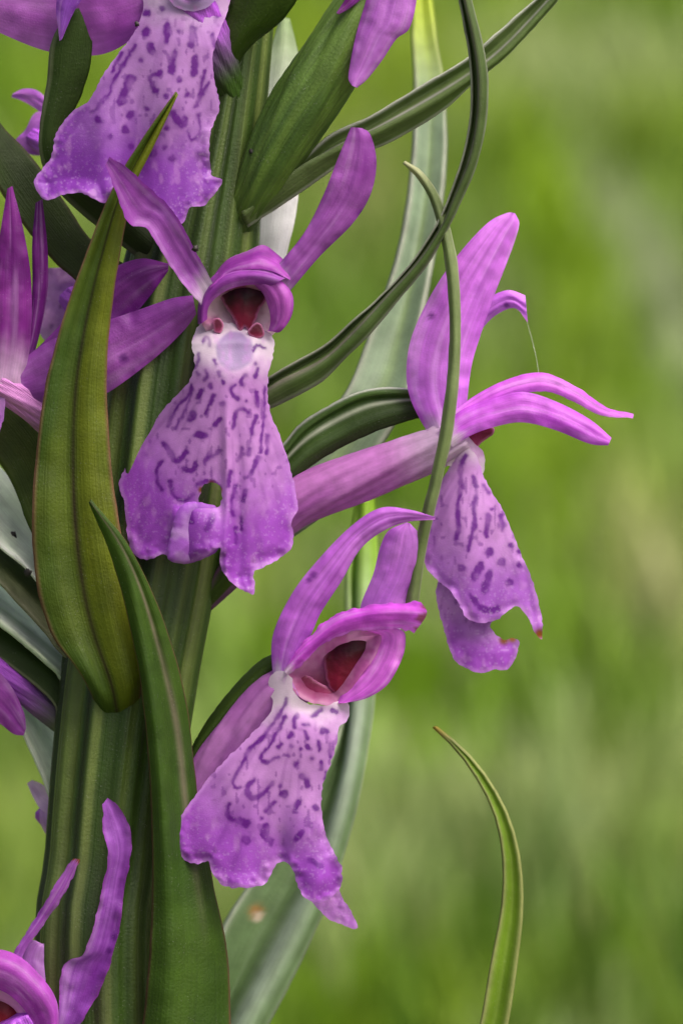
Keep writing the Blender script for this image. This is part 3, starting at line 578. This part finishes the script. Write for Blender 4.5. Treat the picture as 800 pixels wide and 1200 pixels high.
sheet('lip', [(178, -30), (168, 10), (160, 34), (144, 56), (122, 86), (104, 118), (86, 130), (66, 156), (60, 184), (42, 208), (41, 220), (54, 234), (76, 228), (96, 226), (112, 234), (124, 238), (134, 222), (150, 228), (176, 248), (196, 262), (214, 262), (222, 244), (240, 240), (254, 224), (261, 211), (249, 206),
              (246, 186), (246, 160), (257, 124), (252, 96), (249, 66), (258, 36), (268, 8), (270, -30)],
      lipw1, lip_col(S1, 0, 0, 2.667, 215, 20, 190, .9, (-20, 45), None, (), 4, base=lin(140, 64, 180), pale=lin(180, 128, 200)), M_LIP, f1, step=1.7, crisp=1.0, seed=4)
sheet('throat', [(196, -6), (206, 8), (222, 13), (240, 10), (254, -4), (246, -22), (206, -22)], lambda u, v, e: 66 + 3 * ss(0, 10, e), lambda u, v, e: mix(lin(176, 150, 200), LILAC, ss(-.2, .5, fbm(u / 10, v / 10, 3))), M_LIP, f1, step=2.2)

# --- flower at the left edge, its lip out of view ---
f3 = flower([(150, 560, -30), (80, 510, 0), (30, 470, 14), (-2, 448, 20)], [14, 18, 18, 16], ovary_col(G_MD, lin(190, 120, 190)), label='flower with slender dark upright petals beside the broad bract')
lobe('petal', f3, [[(-14, 455), (-10, 400), (-8, 330), (1, 270), (9, 221)], [(26, 455), (36, 400), (37, 330), (28, 270), (15, 218)]], [(26, 34), (24, 34)], petal_col(lin(140, 46, 150), lin(96, 22, 112), .3, seed=21, lift=1.0, white=lin(226, 190, 226)), bulge=10, seed=21)
lobe('petal', f3, [[(14, 455), (32, 400), (38, 340), (38, 285), (42, 238)], [(28, 452), (46, 395), (56, 340), (56, 290), (50, 233)]], [(20, 24), (10, 20)], petal_col(lin(122, 34, 136), lin(88, 18, 104), .2, seed=22, lift=1.0, white=lin(226, 190, 226)), bulge=6, seed=22)
lobe('sepal', f3, [[(0, 446), (50, 404), (100, 384), (160, 364), (200, 350), (226, 346)], [(2, 470), (50, 478), (95, 468), (125, 461), (180, 421), (215, 388), (230, 368)]], [(24, 42), (20, 38)], petal_col(lin(164, 84, 184), lin(132, 52, 154), .12, seed=23, spots=[(145, 420, 6)]), bulge=10, wav=3, seed=23)
lobe('sepal', f3, [[(4, 446), (60, 392), (100, 346), (130, 316), (165, 303), (198, 309)], [(10, 456), (60, 424), (110, 408), (140, 388), (172, 352), (197, 318)]], [(14, 22), (8, 18)], petal_col(lin(140, 56, 160), lin(104, 30, 124), .12, seed=24, lift=1.0), bulge=8, wav=2, seed=24)
sheet('lip', [(-40, 440), (0, 444), (6, 470), (2, 500), (-20, 540), (-60, 540)], lambda u, v, e: 30 + 6 * fbm(u / 20, v / 20, 3), lip_col([], 0, 0, 1, -20, 440, 60, 1, (430, 470), seed=6), M_LIP, f3, step=3)

# --- flower seen from the side ---
f4 = flower([(238, 706, -40), (290, 650, -30), (345, 592, -20), (430, 556, -8), (500, 530, 4), (546, 512, 10)], [13, 20, 27, 29, 25, 17],
            lambda s, t, u, v: mix(mix(mix(G_MD, lin(196, 126, 200), ss(.15, .32, s)), lin(160, 84, 168), .6 * ss(0, .6, vn(t * 14 + 4 * s, s * 4, 3))), lin(206, 180, 210), ss(.72, .94, s)), mat=M_PET, label='flower seen from the side with its petals pointing away')
lobe('sepal', f4, [[(510, 520), (492, 492), (479, 462), (476, 430), (483, 392), (506, 343), (536, 299), (570, 262), (592, 250), (600, 249)], [(545, 500), (546, 480), (552, 430), (562, 395), (578, 348), (592, 312), (603, 282), (608, 262), (603, 250)]],
     [(8, -10), (2, -18)], petal_col(lin(188, 108, 208), lin(160, 72, 184), .12, vein=.45, seed=31, lift=1.45, spots=[(505, 370, 4)]), bulge=16, nv=25, nu=90, wav=2, seed=31)
lobe('sepal', f4, [[(500, 500), (515, 455), (530, 415), (546, 378), (568, 352), (594, 340), (615, 346)], [(520, 508), (536, 470), (545, 434), (556, 400), (576, 373), (602, 361), (618, 378)]], [(-6, -34), (-14, -40)], petal_col(lin(186, 106, 210), lin(156, 70, 186), .1, seed=32, lift=1.45, spots=[(593, 357, 4)]), bulge=10, seed=32)
lobe('petal', f4, [[(520, 492), (548, 469), (580, 450), (612, 439), (640, 437), (675, 453), (710, 477), (742, 485)], [(524, 502), (555, 484), (585, 470), (612, 461), (640, 459), (668, 469), (704, 487), (741, 490)]], [(6, 0), (16, 4)], petal_col(lin(192, 100, 206), lin(166, 60, 184), .08, seed=33, lift=1.45, brown=.0), bulge=5, seed=33, wav=1.5, rag=.8)
lobe('petal', f4, [[(514, 500), (545, 478), (580, 466), (612, 459), (650, 470), (690, 491), (716, 513)], [(530, 524), (552, 510), (580, 500), (612, 495), (650, 504), (690, 520), (712, 522)]], [(20, 30), (30, 34)], petal_col(lin(176, 84, 196), lin(146, 48, 170), .10, seed=34, lift=1.45), bulge=8, seed=34)
knob('column', f4, [(546, 510), (558, 502), (570, 499), (578, 503), (574, 511), (564, 517), (556, 527), (546, 529)], 6, 2, lin(104, 12, 52), lin(150, 50, 96), 35)
sheet('throat', [(500, 505), (520, 498), (542, 506), (556, 520), (566, 530), (567, 552), (556, 560), (540, 548), (520, 545), (504, 535)], lambda u, v, e: 13 + 5 * ss(0, 20, e), lambda u, v, e: mix(lin(212, 190, 214), lin(196, 150, 204), ss(-.2, .6, fbm(u / 12, v / 12, 8))), M_LIP, f4, step=2.0)
S4 = [([(310, 195), (290, 240), (290, 330), (275, 420), (280, 500), (270, 550)], 17), ([(345, 285), (355, 350), (345, 420), (345, 500), (320, 600)], 13), ([(385, 325), (405, 355)], 10), ([(420, 425)], 14), ([(405, 455), (400, 540)], 22), ([(460, 455), (465, 500)], 15), ([(450, 495)], 13), ([(410, 610)], 38), ([(465, 645)], 38), ([(500, 580)], 20),
      ([(535, 663)], 32), ([(375, 660), (345, 715)], 30), ([(290, 675)], 34), ([(410, 700), (390, 770)], 28), ([(495, 735)], 30), ([(370, 840), (410, 860), (440, 850)], 28), ([(330, 790), (365, 835)], 18), ([(540, 600)], 20)]
def lipw4(u, v, e):
    cen = 545 + 20 * ss(540, 720, v); x = (u - cen) / (26 + 40 * ss(540, 680, v))
    return 24 + 10 * ss(530, 620, v) - 20 * x * x + 6 * vn(u / 34, v / 80, 23) + 5 * (1 - ss(0, 12, e)) * vn(u / 12, v / 12, 26) * ss(600, 700, v)
sheet('lip', [(546, 524), (536, 534), (519, 560), (509, 595), (500, 628), (497, 648), (499, 664), (512, 680), (522, 688), (531, 697), (545, 722), (555, 729), (567, 730), (584, 725), (598, 714), (606, 711), (617, 722), (628, 744), (635, 748), (634, 722), (625, 686), (611, 650), (592, 604), (570, 565), (558, 536)],
      lipw4, lip_col(S4, 460, 480, 3.636, 560, 570, 130, 1.3, (528, 560), None, [(632, 743, 7, BRN)], 7, soft=1.6, base=lin(172, 98, 206), grow=1.0), M_LIP, f4, step=1.7, crisp=1.0, seed=7)
sheet('lip', [(530, 640), (513, 682), (511, 700), (520, 738), (531, 771), (546, 783), (562, 789), (578, 785), (595, 784), (603, 771), (609, 752), (600, 748), (590, 750), (580, 742), (574, 732), (584, 715), (590, 680), (575, 640)],
      lambda u, v, e: 6 + 10 * np.sin((u - 520) / 26) * ss(690, 760, v) + 3 * fbm(u / 20, v / 24, 33), lip_col([], 0, 0, 1, 560, 640, 120, 1, (500, 520), None, [(590, 750, 6, BRN), (600, 748, 5, lin(170, 110, 60))], 8), M_LIP, f4, step=2.0, crisp=.9, seed=8)

# --- lower flower with the open throat ---
f5 = flower([(196, 985, -36), (222, 938, -26), (262, 880, -14), (312, 822, 2), (350, 800, 14)], [16, 26, 29, 26, 24],
            lambda s, t, u, v: mix(mix(G_MD, lin(192, 126, 200), ss(.1, .3, s)), lin(154, 84, 166), .6 * ss(0, .6, vn(t * 14 + 4 * s, s * 4, 5))), mat=M_PET, label='flower with an open pink throat and arching sepals')
lobe('sepal', f5, [[(322, 800), (319, 784), (320, 743), (343, 694), (376, 652), (413, 615), (446, 595), (479, 597), (510, 606)], [(340, 796), (345, 778), (363, 747), (376, 718), (400, 681), (421, 645), (446, 624), (475, 612), (509, 609)]],
     [(20, 62), (28, 56)], petal_col(lin(182, 106, 204), lin(150, 66, 176), .10, vein=.5, seed=41, lift=1.45, spots=[(367, 674, 5), (362, 680, 4)], edge=lin(156, 84, 184)), bulge=10, nu=90, wav=2, seed=41)
lobe('sepal', f5, [[(416, 745), (423, 708), (437, 673), (445, 642), (455, 622), (476, 612)], [(468, 745), (475, 706), (488, 681), (498, 652), (496, 632), (480, 613)]], [(6, 30), (6, 34)], petal_col(lin(184, 112, 206), lin(160, 84, 186), .1, seed=42, lift=1.45), bulge=14, wav=2, seed=42)
lobe('petal', f5, [[(333, 784), (348, 760), (367, 742), (396, 719), (437, 709), (475, 706), (492, 704)], [(334, 788), (352, 768), (372, 750), (400, 730), (440, 719), (478, 717), (500, 719)], [(337, 792), (356, 776), (384, 752), (421, 739), (455, 737), (474, 738), (486, 741)]],
     [(30, 66), (44, 76), (38, 70)], petal_col(lin(186, 82, 196), lin(152, 46, 170), .1, seed=43, lift=1.45, brown=.8, edge=lin(190, 100, 204)), bulge=3, wav=2, wavl=20, seed=43, rag=2.6)
lobe('petal', f5, [[(440, 736), (470, 738), (475, 752), (470, 774), (454, 802), (430, 818), (404, 824)], [(420, 738), (440, 746), (436, 764), (424, 784), (410, 802), (400, 814), (394, 824)]], [(58, 46), (36, 34)], petal_col(lin(196, 104, 204), lin(170, 66, 184), 0, seed=44, lift=1.45, edge=lin(120, 30, 140)), bulge=8, seed=44)
def throat5(u, v, e):
    c = mix(lin(214, 150, 200), lin(190, 100, 170), ss(-.3, .5, fbm(u / 16, v / 16, 9)))
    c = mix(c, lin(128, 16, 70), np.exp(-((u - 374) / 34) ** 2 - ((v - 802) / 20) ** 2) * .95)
    return mix(c, WHITE, ss(18, 40, (340 + 8) - u + 10) * .9)
sheet('throat', [(336, 790), (352, 776), (384, 750), (422, 736), (446, 740), (440, 768), (424, 790), (408, 812), (396, 826), (366, 824), (346, 812)], lambda u, v, e: 36 - 26 * ss(0, 24, e) + 8 * ss(380, 440, u), throat5, M_LIP, f5, step=2.2)
knob('column', f5, [(382, 768), (398, 752), (420, 744), (438, 746), (442, 762), (432, 778), (416, 788), (404, 804), (395, 812), (386, 802), (382, 784)], 20, 7, lin(56, 3, 20), lin(122, 14, 50), 45)
knob('stigma', f5, [(346, 798), (356, 790), (372, 800), (392, 808), (404, 802), (402, 814), (386, 822), (368, 820), (352, 812)], 15, 3, lin(104, 10, 56), lin(146, 44, 96), 46)
S5 = [([(450, 115), (420, 180), (370, 250), (310, 310), (280, 370), (260, 400), (260, 440), (285, 440)], 12), ([(440, 185), (410, 250), (370, 310), (355, 335), (380, 345), (420, 330)], 12), ([(490, 180), (475, 195), (478, 225)], 14), ([(465, 245), (455, 262)], 11), ([(430, 285), (422, 295)], 12), ([(455, 325)], 14), ([(465, 290)], 11),
      ([(515, 240), (522, 265)], 11), ([(525, 290), (528, 300)], 14), ([(500, 305)], 13), ([(540, 335)], 17), ([(563, 275), (567, 305)], 10), ([(603, 285), (605, 330)], 13), ([(572, 345), (573, 375)], 12), ([(590, 385), (585, 410)], 10), ([(578, 237), (592, 237)], 28), ([(480, 357)], 26), ([(500, 395), (520, 410), (525, 435)], 20),
      ([(330, 410), (308, 440), (315, 475), (350, 470), (390, 435), (395, 425)], 18), ([(440, 465)], 34), ([(425, 435)], 14), ([(490, 490), (475, 520)], 24), ([(405, 495), (370, 525)], 18), ([(240, 500), (235, 540), (270, 560)], 18), ([(275, 560), (305, 570)], 36), ([(305, 630)], 34), ([(375, 580), (370, 615), (395, 635)], 28), ([(500, 605), (480, 630)], 24),
      ([(555, 510)], 30), ([(540, 180), (575, 158)], 13), ([(610, 160), (628, 165)], 13), ([(510, 212), (530, 210)], 13), ([(360, 550)], 14), ([(530, 700), (570, 720)], 20)]
def lipw5(u, v, e):
    cen = 362 - 60 * ss(820, 1010, v); x = (u - cen) / (44 + 54 * ss(820, 960, v))
    w_ = 46 + 14 * ss(800, 880, v) - 16 * x * x + 8 * vn(u / 40, v / 90, 43) * ss(860, 960, v) + 1.8 * vn(u / 15, v / 60, 45) * ss(880, 980, v)
    w_ = w_ + 10 * np.exp(-((u - 376) / 22) ** 2 - ((v - 1030) / 26) ** 2) - 9 * np.exp(-((u - 330) / 9) ** 2) * ss(960, 1010, v)
    w_ = w_ - 10 * np.exp(-((u - 368) / 20) ** 2 - ((v - 832) / 12) ** 2)
    return w_ + 9 * (1 - ss(0, 20, e)) * fbm(u / 24, v / 24, 46) * ss(930, 1000, v)
sheet('lip', [(330, 786), (318, 792), (315, 806), (320, 826), (312, 842), (287, 868), (255, 900), (226, 936), (208, 966), (207, 982), (213, 1004), (229, 1012), (244, 1009), (248, 1020), (254, 1031), (265, 1039), (287, 1040), (310, 1036), (318, 1024), (324, 1013), (334, 1010), (343, 1020), (352, 1046), (362, 1055), (376, 1058), (390, 1050), (399, 1038), (400, 1017), (391, 998), (382, 980), (377, 955), (378, 920), (388, 893), (395, 870), (398, 852), (406, 846), (409, 834), (407, 822), (396, 822), (384, 826), (366, 826), (350, 818), (343, 806), (342, 794)],
      lipw5, lip_col(S5, 190, 780, 3.077, 355, 860, 160, .95, (832, 862), None, (), 9), M_LIP, f5, step=1.6, crisp=1.1, seed=9)
sheet('lip', [(356, 1020), (362, 1050), (370, 1062), (385, 1077), (400, 1083), (414, 1089), (419, 1085), (410, 1066), (400, 1050), (394, 1030), (380, 1015)], lambda u, v, e: 22 + 2 * fbm(u / 14, v / 14, 3), lip_col([], 0, 0, 1, 380, 1000, 80, 1, (900, 950), seed=10, base=lin(184, 112, 212)), M_LIP, f5, step=2.0, seed=10)

# --- flower in the bottom corner ---
f6 = flower([(110, 1330, -30), (70, 1290, 10), (40, 1230, 40), (20, 1190, 50)], [16, 22, 26, 22], ovary_col(G_MD, PURP), label='flower with a tall ragged petal low on the stem')
lobe('sepal', f6, [[(62, 1215), (68, 1190), (71, 1152), (78, 1127), (96, 1120), (109, 1090), (116, 1064), (121, 1037), (127, 1007), (121, 974), (121, 942)], [(88, 1215), (98, 1194), (116, 1161), (135, 1112), (144, 1060), (150, 1020), (155, 989), (152, 966), (139, 945), (127, 934)]],
     [(62, 78), (54, 72)], petal_col(lin(158, 88, 192), lin(124, 44, 158), .06, vein=.5, seed=51, spots=[(134, 1098, 5), (128, 1114, 4)], edge=lin(140, 60, 150)), bulge=-8, nu=100, wav=3, wavl=26, seed=51, rag=2)
lobe('petal', f6, [[(10, 1140), (19, 1112), (45, 1071), (67, 1034), (80, 1014), (87, 1006)], [(24, 1140), (28, 1117), (52, 1083), (75, 1049), (88, 1022), (95, 1007)]], [(50, 62), (50, 62)], petal_col(lin(172, 96, 196), lin(140, 56, 168), 0, seed=52, brown=1), bulge=4, seed=52, rag=1.5)
lobe('petal', f6, [[(20, 1150), (24, 1120), (36, 1102), (50, 1106)], [(54, 1150), (52, 1130), (52, 1118), (52, 1106)]], [(40, 44), (40, 44)], petal_col(lin(186, 130, 206), lin(170, 100, 194), 0, seed=53), bulge=5, nu=30, seed=53)
lobe('petal', f6, [[(-40, 1120), (-8, 1112), (22, 1120), (50, 1146), (67, 1174), (70, 1215)], [(-40, 1136), (-10, 1130), (16, 1138), (42, 1160), (60, 1184), (64, 1216)], [(-40, 1160), (-12, 1158), (8, 1164), (26, 1180), (40, 1200), (46, 1220)]], [(60, 66), (74, 78), (64, 68)], petal_col(lin(172, 72, 186), lin(134, 36, 152), 0, seed=54), nv=15, seed=54, wav=2)
knob('column', f6, [(-14, 1172), (4, 1168), (20, 1176), (26, 1192), (20, 1206), (0, 1206), (-14, 1196)], 36, 7, lin(96, 6, 30), lin(150, 40, 50), 55)
sheet('throat', [(-40, 1160), (-10, 1156), (26, 1172), (48, 1206), (40, 1230), (-20, 1240), (-44, 1210)], lambda u, v, e: 60 - 28 * ss(0, 24, e), lambda u, v, e: mix(lin(210, 150, 200), MAR, ss(10, 24, e)), M_LIP, f6, step=3)
sheet('lip', [(-40, 1214), (-10, 1226), (40, 1226), (56, 1250), (80, 1330), (60, 1400), (20, 1420), (-40, 1410), (-70, 1340)], lambda u, v, e: 56 + 6 * fbm(u / 30, v / 30, 7), lip_col([], 0, 0, 1, 0, 1230, 120, 1, (1220, 1260), seed=11), M_LIP, f6, step=4)

# --- flower above, only its hanging sepal in view ---
f7 = flower([(268, 285, -40), (296, 228, -14), (330, 165, 0), (376, 92, 8), (420, 22, 12), (446, -24, 16)], [12, 25, 35, 39, 35, 26], lambda s, t, u, v: mix(mix(lin(78, 104, 38), lin(58, 84, 28), ss(-.4, .5, vn(t * 24, s * 2.5, 4))), DEEP, ss(.92, 1, s)), label='flower on a fat green ovary with a hanging sepal', ribs=6, nu=60, nv=60)
lobe('sepal', f7, [[(446, -50), (432, -10), (418, 37), (410, 75), (408, 92), (412, 100)], [(480, -50), (488, -8), (480, 32), (464, 46), (448, 70), (430, 93), (418, 103)]], [(40, 62), (40, 60)], petal_col(lin(184, 110, 206), lin(146, 62, 172), 0, seed=61, edge=lin(146, 60, 168)), bulge=14, seed=61, wav=2)
lobe('petal', f7, [[(430, -50), (412, -14), (400, 6), (394, 15)], [(446, -46), (430, -10), (412, 8), (397, 17)]], [(44, 54), (44, 54)], petal_col(DEEP, lin(92, 16, 84), 0, seed=62), bulge=5, nu=30, seed=62)

# --- flowers on the far side of the spike, glimpsed past the bracts ---
f8 = flower([(120, 230, -90), (80, 190, -150), (40, 160, -190)], [14, 14, 12], ovary_col(G_MD, PURP), label='blurred flower glimpsed behind the top bracts')
lobe('petal', f8, [[(60, 140), (40, 126), (26, 118), (14, 114)], [(60, 120), (44, 106), (28, 104), (15, 110)]], [(-190, -190), (-184, -186)], petal_col(lin(196, 120, 216), PURP, 0, seed=71), bulge=6, nu=30, seed=71)
lobe('petal', f8, [[(64, 180), (40, 182), (18, 172), (18, 164)], [(66, 130), (42, 132), (30, 152), (20, 162)]], [(-190, -190), (-184, -186)], petal_col(lin(190, 116, 212), PURP, 0, seed=72), bulge=6, nu=30, seed=72)
f9 = flower([(150, 420, -90), (110, 380, -130), (80, 345, -150)], [14, 16, 14], ovary_col(G_MD, PURP), label='pale lilac flower behind the dark upright petals')
sheet('lip', [(50, 322), (66, 314), (92, 318), (110, 350), (96, 392), (60, 402), (44, 380)], lambda u, v, e: -150 + 8 * fbm(u / 24, v / 24, 3), lip_col([], 0, 0, 1, 80, 340, 60, 1, (200, 210), seed=12, base=lin(222, 178, 232)), M_LIP, f9, step=3)
f10 = flower([(110, 880, -80), (40, 820, -60), (-20, 770, -40)], [12, 14, 12], ovary_col(G_MD, PURP), label='flower showing only a purple petal tip over pale bracts')
lobe('sepal', f10, [[(-40, 770), (-10, 780), (12, 802), (28, 834), (31, 854)], [(-40, 840), (-20, 838), (0, 848), (16, 860), (28, 862)]], [(-36, -24), (-36, -26)], petal_col(lin(160, 70, 178), DEEP, 0, seed=81), bulge=8, nu=40, seed=81)
f11 = flower([(110, 1020, -80), (80, 980, -120), (50, 950, -140)], [12, 14, 12], ovary_col(G_MD, PURP), label='pale flower peeping out behind the lower stem')
lobe('petal', f11, [[(70, 960), (50, 950), (40, 936), (32, 918)], [(72, 930), (58, 925), (48, 918), (38, 914)]], [(-120, -120), (-116, -118)], petal_col(lin(232, 196, 240), lin(210, 160, 224), 0, seed=82), bulge=4, nu=24, seed=82)
lobe('petal', f11, [[(70, 1000), (58, 984), (48, 966), (46, 950)], [(76, 990), (66, 970), (58, 952), (54, 942)]], [(-126, -126), (-122, -124)], petal_col(lin(226, 186, 236), lin(206, 150, 222), 0, seed=83), bulge=4, nu=24, seed=83)

# ------------------------------------------------------------------ blade standing apart, grit, silk
gb_top = [(575, 1215), (590, 1130), (600, 1060), (598, 1000), (585, 950), (560, 905), (535, 875), (509, 852)]
low = [P(np.array([u_, v_, w_])) for u_, v_, w_ in ((545, 1300, -52), (500, 1450, -60))]
foot = np.array([low[-1][0] - .002, low[-1][1] + .002, 0]); foot[2] = ground_h(foot[0], foot[1]) - .002
def blade_line(off):
    top = P(np.array([(u_ + off * hw, v_, -50 + .25 * abs(off) * 0 - (hw if off == 0 else 0) * .6) for (u_, v_), hw in zip(gb_top, (16, 15, 12, 9.5, 7.5, 6, 4, 1.5))]))
    lo_ = np.array([foot + RGT * off * .0016, (foot * .5 + low[1] * .5) + RGT * off * .0016, low[1] + RGT * off * .0013, low[0] + RGT * off * .001])
    return np.vstack([lo_, top])
Ls = [cr(blade_line(o_), 140) for o_ in (-1, 0, 1)]
gv = np.zeros((140, 9, 3))
for i in range(140): gv[i] = cr(np.array([l[i] for l in Ls]), 9)
st = np.array([(i / 139, j / 8) for i in range(140) for j in range(9)])
tag(mk('grass_blade', gv.reshape(-1, 3), quads(140, 9), M_LEAF, None, leaf_col(lin(96, 134, 34), lin(116, 150, 46), lin(150, 160, 110), .16, lin(120, 152, 60), .5, .08, tip=lin(168, 150, 70), tips=.996, dim=.9)(st[:, 0], st[:, 1], None, None), st, .0002, foot),
    'single slender green blade with a bent pointed tip standing apart from the orchid', 'grass blade')
def grit(u, v, w_, r, label, seed):
    k = np.random.default_rng(seed); n1, n2 = 7, 9; V = []
    for i in range(n1):
        for j in range(n2):
            th, ph = math.pi * (i + .5) / n1, 2 * math.pi * j / n2
            rr = r * (1 + .28 * k.standard_normal()) * (1.0 if i % 2 else .9)
            V.append((u + rr * math.sin(th) * math.cos(ph), v + rr * math.cos(th) * .85, w_ + rr * math.sin(th) * math.sin(ph) * .7))
    F = quads(n1, n2, True) + [tuple(range(n2))[::-1], tuple((n1 - 1) * n2 + j for j in range(n2))]
    tag(mk('grit_speck', P(np.array(V)), F, M_SPECK), label, 'speck', 'dark specks on the orchid')
grit(229, 291, 86, 4.6, 'tiny black speck on the raised sepal of the perforated flower', 1)
grit(297, 178, 16, 4.6, 'tiny black speck between the stem and the fat green ovary', 2)
grit(16, 626, -62, 3.6, 'tiny black speck on a pale bract', 3)
grit(33, 671, -22, 5.0, 'larger dark brown speck where two pale bracts meet the broad bract', 4)
grit(161, 28, 62, 3.2, 'tiny black speck at the rim of the topmost spotted lip', 5)
tag(tube('silk_thread', [(616, 374, -38), (622, 395, -34), (628, 420, -20), (632, 446, 0), (634, 452, 4)], [.12] * 5, M_SILK, None, lambda s, t, u, v: np.ones((len(s), 3)) * .6, nu=30, nv=6), 'fine pale silk thread hanging between two purple petals', 'thread')
